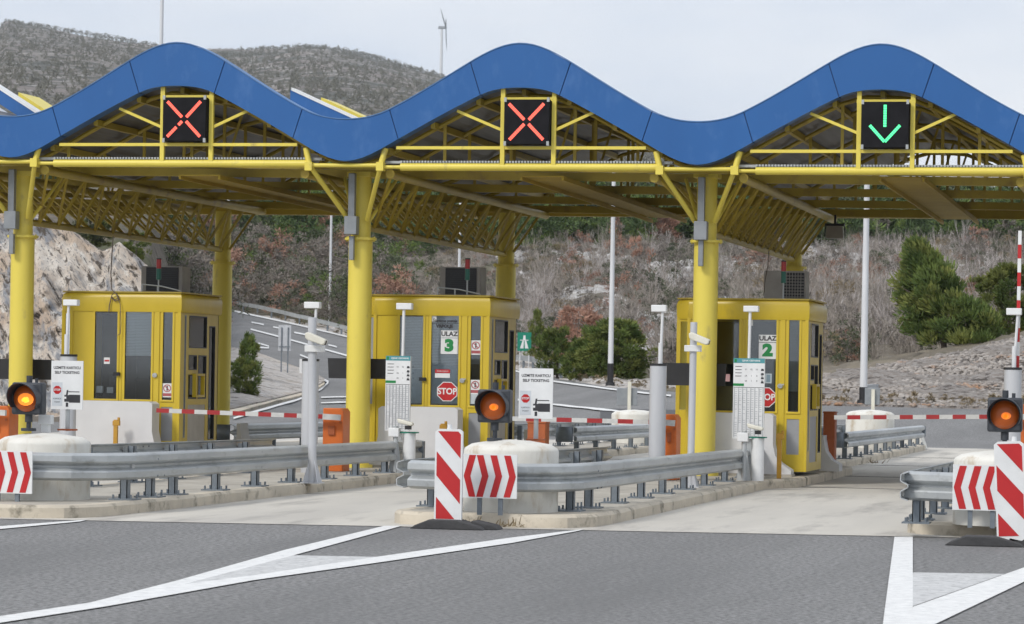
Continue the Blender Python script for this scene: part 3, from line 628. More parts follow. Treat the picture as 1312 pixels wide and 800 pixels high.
# fascia: panels between seams (crest, flank, trough, flank)
seams = []
for k in range(-3, 4):
    c = PK0+PER*k
    for s_ in (-1, 1):
        seams.append((c+s_*.82, c+s_*.65, s_)); seams.append((c+s_*2.15, c+s_*2.0, s_))
seams = sorted([s_ for s_ in seams if XL-.1 < s_[0] < XR+.1]); seams = [(XL, XL, 0)]+[s_ for s_ in seams if XL+.1 < s_[0] < XR-.1]+[(XR, XR, 0)]
for (ta, ba, _), (tb, bb, _) in zip(seams, seams[1:]):
    b = CB(); n = 12; g_ = .007; vs_ = []
    for i in range(n+1):
        f = i/n; xt = ta+g_+(tb-ta-2*g_)*f; xb = ba+g_+(bb-ba-2*g_)*f
        vs_ += [(xt, YF, ztop(xt)), (xb, YF, zbot(xb)), (xt, YF+.30, ztop(xt)), (xb, YF+.30, zbot(xb))]
    fs_ = []
    for i in range(n):
        a, c = 4*i, 4*i+4; fs_ += [(a, a+1, c+1, c), (a+2, c+2, c+3, a+3), (a, c, c+2, a+2), (a+1, a+3, c+3, c+1)]
    fs_ += [(0, 2, 3, 1), (4*n, 4*n+1, 4*n+3, 4*n+2)]; b.add(vs_, fs_); b.build("fascia_panel", 'blue')
b = CB()
for xt, xb, _ in seams[1:-1]:
    b = CB()
    for i in range(6):
        f0, f1 = i/6, (i+1)/6; za, zb_ = ztop(xt), zbot(xb); X0, X1 = xt+(xb-xt)*f0, xt+(xb-xt)*f1; Z0, Z1 = za+(zb_-za)*f0, za+(zb_-za)*f1
        b.add([(X0-.014, YF+.02, Z0), (X1-.014, YF+.02, Z1), (X1+.014, YF+.02, Z1), (X0+.014, YF+.02, Z0)], [(0, 1, 2, 3)])
    b.build("fascia_joint", 'seam')
# white top flashing
b = CB(); xs = np.arange(XL, XR, .12); vs_ = []
for x in xs: vs_ += [(x, YF-.01, ztop(x)+.004), (x, YF+.34, ztop(x)+.004), (x, YF+.34, ztop(x)+.02), (x, YF-.01, ztop(x)+.02)]
b.add(vs_, [(4*i+j, 4*i+4+j, 4*i+4+(j+1) % 4, 4*i+(j+1) % 4) for i in range(len(xs)-1) for j in range(4)]); b.build("top_flashing", mat("blue_flashing", (.10, .22, .45)))
# corrugated roof sheet
def zsheet(x): return min(zbot(x)+.02, 6.33+tiltz(x))
b = CB(); xs = np.arange(XL, XR, .06); vs_ = []
for i, x in enumerate(xs):
    c = .018 if i % 4 < 2 else -.006
    vs_ += [(x, YF+.3, zsheet(x)+c), (x, YB, zsheet(x)+c), (x, YB, zsheet(x)+c+.05), (x, YF+.3, zsheet(x)+c+.05)]
b.add(vs_, [(4*i+j, 4*i+4+j, 4*i+4+(j+1) % 4, 4*i+(j+1) % 4) for i in range(len(xs)-1) for j in range(4)]); b.build("roof_sheet", 'sheet')
# roof frames
FR = [49.45, 51.2, 54.7, 58.2, 61.4]
for fi, Y in enumerate(FR):
    b = CB(); zb_ = 5.06; xs = np.arange(XL+.1, XR-.1, .36); prev = None
    b.bar((XL, Y, zb_+tiltz(XL)), (XR, Y, zb_+tiltz(XR)), .09, .14 if fi else .07)
    for i, x in enumerate(xs):
        z = zsheet(x)-.07; p_ = (x, Y, z)
        if prev: b.cyl(prev, p_, .04, n=6)
        prev = p_
        if i % (6 if not fi else 2) == 0 and z-(zb_+tiltz(x)) > .25:
            b.bar((x, Y, zb_+tiltz(x)), p_, .05, .035)
            x2 = x+.36*(1 if phase(x+.1) > phase(x) else -1); z2 = zsheet(x2)-.07
            if i % 8 == 0 and fi: b.bar((x, Y, zb_+tiltz(x)), (x2, Y, z2), .04, .03)
    b.build("roof_frame", 'yellow_shaded')
b = CB()                                                 # purlins running back
for k in range(-3, 4):
    for dx in (0, .75, 1.5, 2.25):
        for s_ in ((1,) if dx == 0 else (-1, 1)):
            x = PK0+PER*k+s_*dx
            if XL < x < XR: b.bar((x, YF+.3, zsheet(x)-.05), (x, YB, zsheet(x)-.05), .07, .1)
b.build("purlins", 'yellow_shaded')
b = CB(); b.box(XL, XR, YB, YB+.16, 4.95, 5.12); b.build("rear_beam", 'yellow_shaded')
# louvred trays under each crest
for k in range(-2, 3):
    c = PK0+PER*k; b = CB(); x0, x1 = c-.02, c+.66
    b.bar((x0, YF+.3, 4.90), (x0, YB-.1, 4.86), .035, .07); b.bar((x1, YF+.3, 4.90), (x1, YB-.1, 4.86), .035, .07)
    for i in range(50): y = YF+.4+i*.245; b.bar((x0, y, 4.93), (x1, y, 4.93), .215, .02)
    b.build("louvre_tray", 'tray')
# columns with their lattice girders
COLX = [-25.4, -19.56, -13.62, -7.83, -2.05]
pipe_x = {-19.56: -19.64, -13.62: -13.69, -7.83: -7.87}
for X in COLX:
    for Yc, rear in ((50., False), (61.1, True)):
        b = CB(); b.cyl((X, Yc, .1), (X, Yc, 3.93), .20, n=28); b.cyl((X, Yc, 3.95), (X, Yc, 4.98), .165, n=24)
        b.cyl((X, Yc, .15), (X, Yc, .2), .26, n=24); c_ = b.build("column", 'yellow')
        b = CB(); b.cyl((X, Yc, 3.915), (X, Yc, 3.955), .265, n=28)
        for i in range(8): a = i*math.pi/4; b.cyl((X+.235*math.cos(a), Yc+.235*math.sin(a), 3.895), (X+.235*math.cos(a), Yc+.235*math.sin(a), 3.975), .012, n=6)
        o = b.build("collar", 'yellow', parent=c_)
    # girder: top chords at +-.62, bottom chords at +-.33
    b = CB()
    for s_ in (-1, 1): b.cyl((X+s_*.72, YF+.25, 4.93+tiltz(X)), (X+s_*.72, YB-.1, 4.93+tiltz(X)), .075, n=12)
    b.cyl((X, 50.15, 4.12+tiltz(X)), (X, 60.95, 4.12+tiltz(X)), .058, n=10)
    b.build("girder_chord", 'yellow_shaded')
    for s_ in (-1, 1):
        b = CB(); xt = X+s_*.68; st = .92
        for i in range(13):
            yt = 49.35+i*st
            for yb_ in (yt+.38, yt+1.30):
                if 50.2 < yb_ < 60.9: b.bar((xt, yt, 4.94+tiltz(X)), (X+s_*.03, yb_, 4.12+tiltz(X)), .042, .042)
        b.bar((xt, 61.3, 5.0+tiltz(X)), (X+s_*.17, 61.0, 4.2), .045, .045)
        b.build("girder_lattice", 'yellow_shaded')
    b = CB()                                             # front V braces and node clamps
    for s_ in (-1, 1):
        xt = X+s_*.60; zt_ = 5.06+tiltz(X)
        b.cyl((xt, YF+.1, zt_), (X+s_*.16, 49.8, 4.25), .042, n=10); b.cyl((xt, YF+.1, zt_), (xt-.0+s_*.07, YF+.12, zt_+.28), .05, n=10)
        b.box(xt-.06, xt+.06, YF+.02, YF+.18, zt_-.09, zt_+.05); b.cyl((X+s_*.45, 50.6, 4.98), (X+s_*.12, 50.0, 4.2), .03, n=8)
    b.cyl((X-.6, YF+.1, 5.06+tiltz(X)), (X+.6, YF+.1, 5.06+tiltz(X)), .035, n=10)
    b.box(X-.2, X+.2, 49.8, 50.2, 4.96, 5.04)
    b.build("brace", 'yellow')
    if X in pipe_x:
        px_ = pipe_x[X]; b = CB(); b.box(px_-.055, px_+.055, 49.62, 49.73, 4.2, 4.98+tiltz(X)); b.box(px_-.105, px_+.105, 49.58, 49.77, 3.97+tiltz(X), 4.27+tiltz(X)); b.box(px_-.04, px_+.04, 49.66, 49.75, 3.55+tiltz(X), 3.97)
        b.build("downpipe", 'grey', bevel=.008)
SGO = {-16: .16, -11: .13, -5: .08}
# front beams between the columns
for a, c in zip(COLX, COLX[1:]):
    x0, x1 = a+.93, c-.62; zt_ = tiltz((a+c)/2); b = CB(); b.cyl((x0, YF+.12, 5.06+zt_), (x1, YF+.12, 5.06+zt_), .062, n=14); b.cyl((a+.6, YF+.12, 5.06+zt_), (c-.55, YF+.12, 5.06+zt_), .03, n=10)
    b.build("front_beam", 'yellow')
    b = CB()
    for i in range(int((x1-x0)/.05)): x = x0+i*.05; b.box(x, x+.028, YF+.10, YF+.35, 5.13+zt_, 5.162+zt_)
    b.box(x0-.3, x1+.2, YF+.2, YF+.36, 5.125+zt_, 5.165+zt_); b.build("cable_grating", 'galv')
    pk = PK0+PER*round(((a+c)/2-PK0)/PER); zs = 5.37+tiltz(pk); b = CB()
    b.bar((pk-2.05, YF+.1, zs), (pk+2.05, YF+.1, zs), .05, .05)
    pk += SGO.get(round(pk), .04)-.04
    for sx in (-.42, .42): b.bar((pk+sx+.04, YF+.1, zs-.3), (pk+sx+.04, YF+.1, zbot(pk+sx)+.1), .07, .07)
    b.bar((pk-.42, YF+.1, zs+.78), (pk+.5, YF+.1, zs+.78), .06, .06)
    for s_ in (-1, 1): b.bar((pk+s_*.42+.04, YF+.12, zs+.28), (pk+s_*1.15, YF+.15, zs+.60), .045, .045)
    b.build("signal_frame", 'yellow')

# screens on the roof seen over the troughs
for (xa, ya), (xb, yb_), lab in (((-14, 104), (57, 150), "far left"), ((372, 113), (457, 152), "second")):
    Y = 55.; p0, p1 = atY(xa, ya, Y), atY(xb, yb_, Y); t = empty("roof_screen", p0, 0, ("blue screen with white cap behind the %s dip of the canopy" % lab), "roof screen", "sloping screens on the canopy roof")
    d = p1-p0; h = .26
    def slab(dz0, dz1, yy0, yy1, name_, m_, f0=0., f1=1.05):
        vs_ = [];
        for yy in (yy0, yy1):
            for f, dz in ((f0, dz0), (f1, dz0), (f1, dz1), (f0, dz1)): vs_.append((d.x*f, yy, d.z*f+dz))
        MB().add(vs_, [(0, 1, 2, 3), (7, 6, 5, 4), (0, 4, 5, 1), (1, 5, 6, 2), (2, 6, 7, 3), (3, 7, 4, 0)]).build(name_, m_, t, smooth=False)
    slab(-.30, -.03, 0, .06, "screen_panel", 'blue'); slab(-.035, .02, -.02, .35, "cap", 'white', .02); slab(.0, .07, .5, 1.6, "edge_strip", 'yellow', .35, 1.2); slab(-.52, -.36, -.9, -.02, "flashing", 'white', -.1, .8)

# lane signals
def signal(pk, kind, label):
    zc = 5.37+.405+tiltz(pk); t = empty("lane_signal", (pk+SGO[round(pk)], YF, zc), 0, label, "lane signal", "LED lane signals under the canopy")
    MB().box(-.37, .37, -.06, .22, -.36, .36).build("housing", 'led_black', t, bevel=.01)
    def bar(a, c, w_, y=-.066):
        b = MB(); a, c = Vector(a), Vector(c); dd = (c-a).normalized(); nn = Vector((-dd.y, dd.x))*w_/2; n_ = max(1, int((c-a).length/.035))
        for i in range(n_):
            p_, q = a+(c-a)*(i/n_), a+(c-a)*((i+.86)/n_)
            for o_ in (-.5, .5):
                k0 = nn*o_; k1 = nn*.46; b.facexz([(p_.x+k0.x-k1.x, p_.y+k0.y-k1.y), (q.x+k0.x-k1.x, q.y+k0.y-k1.y), (q.x+k0.x+k1.x, q.y+k0.y+k1.y), (p_.x+k0.x+k1.x, p_.y+k0.y+k1.y)], y)
        b.build("lit_stroke", 'led_red' if kind == 'x' else 'led_green', t)
    if kind == 'x':
        w_ = .052
        bar((-.29, .29), (-.035, .03), w_); bar((.28, .29), (.035, .03), w_); bar((.035, -.035), (.28, -.29), w_)
        if label.startswith('left'): bar((-.035, -.035), (-.10, -.10), w_); bar((-.13, -.13), (-.29, -.29), w_)
        else: bar((-.035, -.035), (-.28, -.29), w_)
    else:
        w_ = .048; bar((-.0, .31), (-.0, -.04), w_); bar((-.235, -.01), (-.0, -.27), w_); bar((.235, -.01), (-.0, -.27), w_)
    b = MB()
    for sx in (-.37, .33):
        for sz in (-.38, .32): b.box(sx, sx+.04, -.07, -.02, sz, sz+.07)
    b.build("bracket", 'galv', t)
signal(PK0-PER, 'x', "left red cross lane signal with a gap in its lower left arm")
signal(PK0, 'x', "complete red cross lane signal under the middle crest")
signal(PK0+PER, 'd', "green down arrow lane signal under the right crest")

# ------------------------------------------------------------------ booths
def booth(xc, key, label):
    """xc: x of the front right corner at Y=50.9"""
    YB0, YB1 = 50.9, 53.7; t = empty("toll_booth", (xc, YB0, 0), 0, label, "toll booth", "yellow toll booths"); t.scale = (1.08, .76, 1)
    ZB, ZW0, ZW1, ZT = .22, 1.20, 2.72, 3.02
    # front face openings (u from right corner, negative = left)
    WIN = [(-1.44, -1.03, 2.70), (-.93, -.46, 2.73), (-.30, -.11, 2.72)]
    L = -1.80; CH = .20
    def fb(b, x0, x1, z0, z1, m=0, d=0.): b.box(x0, x1, -d, .05, z0, z1, m)
    b = MB()
    xs = [L]+[v for w_ in WIN for v in w_[:2]]+[0.]
    for x0, x1 in zip(xs[0::2], xs[1::2]): fb(b, x0, x1, ZB, ZW1+.02)      # posts
    for i, (x0, x1, zt_) in enumerate(WIN):
        fb(b, x0, x1, zt_, ZW1+.02)
        fb(b, x0, x1, ZB if i < 2 else 1.08, ZW0)
    b.box(-.30, -.11, 0, .05, ZB, .5)
    # left chamfer + side walls + back (hollow shell)
    b.add([(L, 0, ZB), (L-CH, CH, ZB), (L-CH, CH, ZW0), (L, 0, ZW0), (L, 0, 2.66), (L-CH, CH, 2.66), (L-CH, CH, ZW1+.02), (L, 0, ZW1+.02), (L-CH, CH, ZB), (L-CH, CH, 2.6)], [(0, 3, 2, 1), (4, 7, 6, 5)])
    b.bar((L-.02, .0, ZB), (L-.02, .0, ZW1), .05, .05); b.bar((L-CH, CH, ZB), (L-CH, CH, ZW1), .06, .06)
    b.box(L-CH-.02, L-CH+.02, CH+.02, 2.8, ZB, ZW1+.02); b.box(L-CH, 0, 2.76, 2.8, ZB, ZW1+.02)
    # right side frame (x = 0, along y)
    SW = [(.30, .42, .55, 2.66), (.62, 1.92, 2.10, 2.66), (.62, 1.22, 1.72, 1.98), (1.32, 1.92, 1.22, 1.98), (.62, 1.2, 1.22, 1.64), (2.1, 2.55, .5, 2.5)]
    ys = sorted({0.05, 2.8, *[v for w_ in SW for v in w_[:2]]}); zs = sorted({ZB, ZW1+.02, .36, 1.12, *[v for w_ in SW for v in w_[2:]]})
    pan = [(.62, 1.92, .36, 1.12)]
    for ya, yb_ in zip(ys, ys[1:]):
        for za, zb_ in zip(zs, zs[1:]):
            cy_, cz = (ya+yb_)/2, (za+zb_)/2
            if not any(q[0] < cy_ < q[1] and q[2] < cz < q[3] for q in SW+pan): b.box(-.05, 0, ya, yb_, za, zb_)
    walls = b.build("wall", 'booth', t, smooth=False)
    # proud mullions give depth
    b = MB()
    for i, (x0, x1, zt_) in enumerate(WIN):
        for xx in (x0, x1): b.box(xx-.018, xx+.018, -.018, -.0005, ZW0-.03, zt_+.03)
        b.box(x0-.018, x1+.018, -.021, -.0008, zt_, zt_+.035); b.box(x0-.018, x1+.018, -.021, -.0008, ZW0-.035, ZW0)
    b.box(-.04, .012, -.022, .03, ZB, ZW1); b.box(-.42, -.34, -.02, 0, ZB, ZW1); b.box(-.985, -.965, -.012, 0, ZW0-.05, ZW1)
    b.build("frame", 'booth', t, bevel=.006)
    # top band with rounded shoulder, roof lid
    def outline(d): return [(L-.02-d*.2, -d), (.0+d*.6, -d), (.02+d, .15), (.02+d, 2.8), (L-CH-d, 2.8), (L-CH-d, CH)]
    b = MB(); prof = [(.0, 2.70), (.015, 2.74), (.02, 2.93), (.0, 2.99), (-.05, 3.03)]; n = 6; vs_ = []
    for d, z in prof: vs_ += [(x, y, z) for x, y in outline(d+.02)]
    fs_ = [(a*n+i, a*n+(i+1) % n, (a+1)*n+(i+1) % n, (a+1)*n+i) for a in range(len(prof)-1) for i in range(n)]+[tuple(range((len(prof)-1)*n, len(prof)*n))]
    b.add(vs_, fs_); b.build("fascia", 'booth', t)
    b = MB(); o_ = outline(.03); b.add([(x, y, 3.025) for x, y in o_]+[(x, y, 3.05) for x, y in o_], [tuple(range(5, -1, -1)), tuple(range(6, 12))]+[(i, (i+1) % 6, 6+(i+1) % 6, 6+i) for i in range(6)])
    b.build("roof", 'yellow_shaded', t, smooth=False)
    # glass
    for i, (x0, x1, zt_) in enumerate(WIN):
        wn = MB().box(x0, x1, .018, .024, ZW0, zt_).build("window", 'glass', t)
        b = MB(); g_ = .014
        b.box(x0, x0+g_, .0, .03, ZW0, zt_); b.box(x1-g_, x1, .0, .03, ZW0, zt_); b.box(x0+g_, x1-g_, .0, .03, zt_-g_, zt_); b.box(x0+g_, x1-g_, .0, .03, ZW0, ZW0+g_); b.build("gasket", 'black', wn)
    b = MB(); b.add([(L, .01, ZW0), (L-CH, CH+.01, ZW0), (L-CH, CH+.01, 2.66), (L, .01, 2.66)], [(0, 1, 2, 3)]); b.build("window", 'panelgrey' if key == 'three' else 'glass', t)
    for q in SW:
        wn = MB().box(-.03, -.024, q[0], q[1], q[2], q[3]).build("window", 'glass', t); b = MB(); g_ = .02
        b.box(-.035, .004, q[0], q[0]+g_, q[2], q[3]); b.box(-.035, .004, q[1]-g_, q[1], q[2], q[3]); b.box(-.035, .004, q[0]+g_, q[1]-g_, q[3]-g_, q[3]); b.box(-.035, .004, q[0]+g_, q[1]-g_, q[2], q[2]+g_); b.build("gasket", 'black' if q[1]-q[0] > .3 else 'grey', wn)
    b = MB(); b.box(.005, .07, .9, .95, 1.25, 1.66); b.box(.005, .07, 1.5, 1.55, 1.25, 1.66); b.box(.005, .07, .95, 1.5, 1.62, 1.66); b.box(.005, .07, .95, 1.5, 1.25, 1.29); b.build("ticket_hatch", 'booth', t)
    MB().box(-.2999, -.1101, .012, .03, .5, 1.08).build("lower_panel", 'panelgrey', t)
    MB().box(-.03, -.012, .62, 1.92, .36, 1.12).build("lower_panel", mat("pale_side_panel", (.50, .48, .45), (.42, .40, .38)) if key != 'two' else 'panelgrey', t)
    # inside
    b = MB(); b.box(L-CH+.03, -.06, 2.6, 2.7, ZB, 2.7); b.box(L-CH+.03, -.06, .5, 2.6, .9, .93); b.box(L-CH+.03, -.06, .06, 2.6, .2, .24); b.box(-1.07, -1.03, .1, 1.2, .3, 2.6); b.build("interior", 'interior', t)
    def blinds(x0, x1, z0, z1, m_='blind'):
        b = MB(); z = z1
        while z > z0: b.add([(x0, .055, z), (x1, .055, z), (x1, .061, z-.0225), (x0, .061, z-.0225)], [(0, 1, 2, 3)]); z -= .026
        b.build("blind", m_, t, smooth=False)
    W0, W1, W2 = WIN
    if key == 'three':
        blinds(W0[0], W0[1], 1.25, 2.68); blinds(W1[0], W1[1], 1.22, 2.70); blinds(W2[0], W2[1], 1.9, 2.70, mat("grey_blind", (.25, .26, .27)))
        b = MB(); b.box(W0[0]+.02, W0[1]-.04, .04, .05, 1.22, 1.8); b.box(W1[0]+.02, W1[1]-.03, .04, .05, 1.22, 1.86); b.build("posted_sheet", mat("pale_blue_paper", (.52, .60, .66)), t)
    elif key == 'unnumbered':
        blinds(W1[0], W1[1], 1.95, 2.70); blinds(W2[0], W2[1], 1.9, 2.70, mat("grey_blind", (.25, .26, .27)))
        b = MB(); b.box(W0[0]+.03, W0[0]+.13, .1, .2, 1.22, 1.42); b.box(W0[0]+.2, W0[0]+.3, .12, .2, 1.22, 1.40); b.build("printer", 'white', t)
        b = MB(); b.box(W1[0]+.14, W1[1]-.0, .3, .34, 1.55, 1.95); b.box(W0[0]+.0, W0[1]-.05, .1, .3, 1.15, 1.3); b.cyl((W0[0]+.23, .4, 1.3), (W0[0]+.23, .4, 1.62), .05); b.build("monitor", 'black', t)
    else:
        blinds(W1[0], W1[1], 1.3, 2.70, mat("dark_blind", (.12, .125, .13))); blinds(W0[0], W0[1], 1.2, 1.75, mat("dark_blind2", (.10, .105, .11))); blinds(W2[0], W2[1], 1.55, 2.70, mat("grey_blind", (.30, .31, .30)))
    # door furniture
    b = MB(); b.cyl((-.405, -.02, 1.62), (-.405, -.06, 1.62), .04, n=14); b.bar((-.405, -.06, 1.62), (-.345, -.06, 1.65), .02, .02) if key != 'unnumbered' else None; b.build("door_handle", 'galv', t)
    b = MB(); b.box(-1.09, -1.0, -.07, -.02, 1.60, 1.66); b.cyl((-1.01, -.05, 1.6), (-1.01, -.05, 1.66), .03, n=8); b.build("latch", 'black', t)
    # stickers / signs on the panes
    Yp = .012
    if key in ('three', 'two'):
        cx = -.625 if key == 'three' else -.605; b = MB()
        b.facexz([(cx-.14, 2.335), (cx+.13, 2.335), (cx+.13, 2.455), (cx-.14, 2.455)], Yp, 0); b.text("ULAZ", .105, cx-.005, 2.395, Yp-.002, 1, .004, sx=1.0)
        b.facexz([(cx-.14, 2.06), (cx+.13, 2.06), (cx+.13, 2.325), (cx-.14, 2.325)], Yp, 0); b.text('3' if key == 'three' else '2', .26, cx-.005, 2.195, Yp-.002, 2, .018, sx=1.1)
        b.build("lane_number_plate", ['white', 'ink', 'leafgreen'], t)
        b = MB(); cx2 = -.65 if key == 'three' else -.635; r_ = .168; octa(b, cx2, 1.43, r_+.008, Yp-.001, 0); octa(b, cx2, 1.43, r_-.006, Yp-.003, 1); b.text("STOP", .145, cx2, 1.43, Yp-.005, 0, .004, sx=.88); b.build("stop_sign", ['white', 'red'], t)
        b = MB(); b.facexz([(W1[0]+.01, 2.6), (W1[0]+.09, 2.6), (W1[0]+.09, 2.7), (W1[0]+.01, 2.7)], Yp, 0); b.text("H", .05, W1[0]+.05, 2.65, Yp-.002, 1); b.build("notice", ['white', 'ink'], t)
    if key == 'three':
        b = MB(); b.text("Naplatna postaja", .066, -.70, 2.615, Yp, 0, .0025, sx=.86); b.text("VRPOLJE", .07, -.71, 2.525, Yp, 0, .005); b.facexz([(-.92, 2.568), (-.47, 2.568), (-.47, 2.576), (-.92, 2.576)], Yp, 0); b.build("lettering", ['ink'], t)
        b = MB(); b.facexz([(-.85, 1.74), (-.61, 1.74), (-.61, 1.80), (-.85, 1.80)], Yp, 0); b.facexz([(-.85, 1.66), (-.61, 1.66), (-.61, 1.735), (-.85, 1.735)], Yp, 1); b.text("ZABRANJENO", .030, -.73, 1.77, Yp-.002, 1); b.build("notice", ['red', 'white'], t)
    if key == 'two':
        b = MB(); b.facexz([(-.72, 1.66), (-.54, 1.66), (-.54, 1.82), (-.72, 1.82)], Yp, 0); b.facexz([(-.70, 1.68), (-.64, 1.68), (-.64, 1.80), (-.70, 1.80)], Yp-.002, 1); b.facexz([(-.62, 1.68), (-.56, 1.68), (-.56, 1.80), (-.62, 1.80)], Yp-.002, 1)
        b.facexz([(-1.25, 1.68), (-1.18, 1.68), (-1.18, 1.80), (-1.25, 1.80)], Yp, 2); b.build("notice", [mat("pale_print", (.45, .52, .56)), mat("blue_print", (.2, .28, .33)), mat("pink_print", (.6, .36, .36))], t)
    def prohib(cz, name_="notice"):
        b = MB(); cx = -.205; b.facexz([(cx-.085, cz-.135), (cx+.085, cz-.135), (cx+.085, cz+.105), (cx-.085, cz+.105)], Yp, 0)
        for i in range(20):
            a0, a1 = 2*math.pi*i/20, 2*math.pi*(i+1)/20
            b.facexz([(cx+.066*math.cos(a0), cz+.02+.066*math.sin(a0)), (cx+.066*math.cos(a1), cz+.02+.066*math.sin(a1)), (cx+.05*math.cos(a1), cz+.02+.05*math.sin(a1)), (cx+.05*math.cos(a0), cz+.02+.05*math.sin(a0))], Yp-.002, 1)
        b.facexz([(cx-.045, cz+.055), (cx-.035, cz+.065), (cx+.045, cz-.015), (cx+.035, cz-.025)], Yp-.003, 1); b.facexz([(cx-.012, cz-.02), (cx+.012, cz-.02), (cx+.012, cz+.06), (cx-.012, cz+.06)], Yp-.002, 2)
        b.facexz([(cx-.07, cz-.115), (cx+.07, cz-.115), (cx+.07, cz-.065), (cx-.07, cz-.065)], Yp-.002, 1); b.build(name_, ['white', mat("dull_red", (.42, .10, .11)), 'ink'], t)
    if key == 'three':
        prohib(2.19); prohib(1.53); b = MB(); b.facexz([(-.295, 1.23), (-.125, 1.23), (-.125, 1.60), (-.295, 1.60)], Yp+.002, 0); b.build("posted_sheet", mat("pale_paper", (.5, .55, .58)), t)
    if key == 'unnumbered': prohib(1.38); b = MB(); b.facexz([(-1.27, 1.8), (-1.17, 1.8), (-1.17, 1.91), (-1.27, 1.91)], Yp, 0); b.facexz([(-1.26, 1.84), (-1.18, 1.84), (-1.18, 1.87), (-1.26, 1.87)], Yp-.002, 1); b.build("notice", ['white', 'red'], t)
    return t
booth(-6.27, 'two', "yellow toll booth with ULAZ 2 on its glass door")
booth(-11.62, 'three', "yellow toll booth with ULAZ 3 and VRPOLJE on its door")
booth(-17.03, 'unnumbered', "yellow toll booth without a number, a white blind in its door")

# things on the booth roofs
def acunit(xl, xr, zt_, Y, label, style):
    w_ = xr-xl; t = empty("air_conditioner", ((xl+xr)/2, Y, 3.05), 0, label, "air conditioner", "air conditioners on the booth roofs"); h = zt_-3.05
    MB().box(-w_/2, w_/2, 0, .45, .03, h).build("casing", 'ac', t, bevel=.012)
    b = MB()
    if style == 'black':
        b.box(-w_/2+.1, w_/2-.07, -.02, -.001, .05, h-.02)
    else: b.box(-.02, w_/2-.03, -.015, -.001, .05, h-.03)
    b.build("grille_opening", 'black', t)
    b = MB()
    if style == 'black':
        for i in range(12): z = .06+i*(h-.1)/12; b.box(-w_/2+.11, w_/2-.08, -.03, -.021, z, z+.008)
    else:
        for i in range(8): z = .06+i*(h-.1)/8; b.box(-.02, w_/2-.03, -.026, -.016, z, z+.01)
        for i in range(7): x = -.02+i*(w_/2-.02)/7; b.box(x, x+.008, -.032, -.027, .05, h-.03)
    b.build("grille", 'dark' if style == 'black' else 'ac', t)
    b = MB(); b.box(-w_/2+.03, -w_/2+.1, .1, .3, 0, .03); b.box(w_/2-.1, w_/2-.03, .1, .3, 0, .03); b.build("foot", 'black', t)
for (xa, xb, yt, lab, st) in ((181, 234, 341, "black-fronted air conditioner on the roof of the unnumbered booth", 'black'), (564, 616, 342, "black-fronted air conditioner on the roof of booth 3", 'black'), (979, 1033, 347, "grey grilled air conditioner on the roof of booth 2", 'grey')):
    Y = 52.2; a, c = atY(xa, yt, Y), atY(xb, yt, Y); acunit(a.x, c.x, a.z, Y, lab, st)
for (px_, py0, py1, lab) in ((203, 370, 332, "red and green stack light on the roof of the unnumbered booth"), (598.5, 372, 332, "red and green stack light on the roof of booth 3"), (1003.5, 377, 335, "red and green stack light on the roof of booth 2")):
    Y = 51.5; a = atY(px_, py0, Y); top = atY(px_, py1, Y).z; t = empty("stack_light", (a.x, Y, 3.05), 0, lab, "signal light", "stack lights on the booth roofs"); h = top-3.05
    b = MB(); b.cyl((0, 0, 0), (0, 0, h-.36), .014, n=8); b.cyl((0, 0, 0), (0, 0, .02), .04, n=12); b.build("pole", 'galv', t); MB().cyl((0, 0, h-.36), (0, 0, h-.17), .042, n=16).build("green_lens", 'stack_green', t); MB().cyl((0, 0, h-.165), (0, 0, h-.01), .042, n=16).build("red_lens", 'stack_red', t); MB().cyl((0, 0, h-.01), (0, 0, h+.01), .044, n=16).build("cap", 'black', t)
for (xa, xb, lab) in ((182, 232, "thin bent rail on the roof edge of the unnumbered booth"), (561, 616, "thin bent rail on the roof edge of booth 3")):
    Y = 51.1; a, c = atY(xa, 362, Y).x, atY(xb, 372, Y).x; b = MB(); b.tube([(a, Y, 3.05), (a, Y, 3.18), (a+(c-a)*.5, Y, 3.15), (c, Y, 3.07)], .012); b.tube([(a+(c-a)*.4, Y, 3.05), (a+(c-a)*.4, Y, 3.16)], .012)
    tag(b.build("roof_rail", 'galv'), lab, "rail", "rails on the booth roofs")
# hanging cables
b = MB(); P_ = [atY(145, 303, 51), atY(143.5, 325, 51), atY(142, 350, 50.9), atY(143, 371, 50.84), atY(150, 378, 50.84), atY(153, 384, 50.84), atY(147, 386, 50.84), atY(143, 380, 50.84), atY(140, 392, 50.84), atY(139.5, 400, 50.84)]
b.tube(P_, .009); P2 = [atY(149, 377, 50.83), atY(154, 390, 50.83), atY(155, 415, 50.83), atY(154, 428, 50.83), atY(150, 430, 50.83), atY(146, 429, 50.83)]; b.tube(P2, .006)
for i in range(16): a0, a1 = i*math.pi/8, (i+1)*math.pi/8; c = atY(147, 380, 50.83); b.cyl((c.x+.055*math.cos(a0), c.y, c.z+.055*math.sin(a0)), (c.x+.055*math.cos(a1), c.y, c.z+.055*math.sin(a1)), .008, n=5)
tag(b.build("cable", 'bark'), "brown cable hanging from the canopy to the unnumbered booth, coiled once", "cable")
b = MB(); b.tube([atY(985, 322, 52), atY(984, 340, 52), atY(980, 360, 52), atY(979, 375, 51.9)], .009); tag(b.build("cable", 'bark'), "brown cable hanging from the canopy beside the grey air conditioner", "cable")

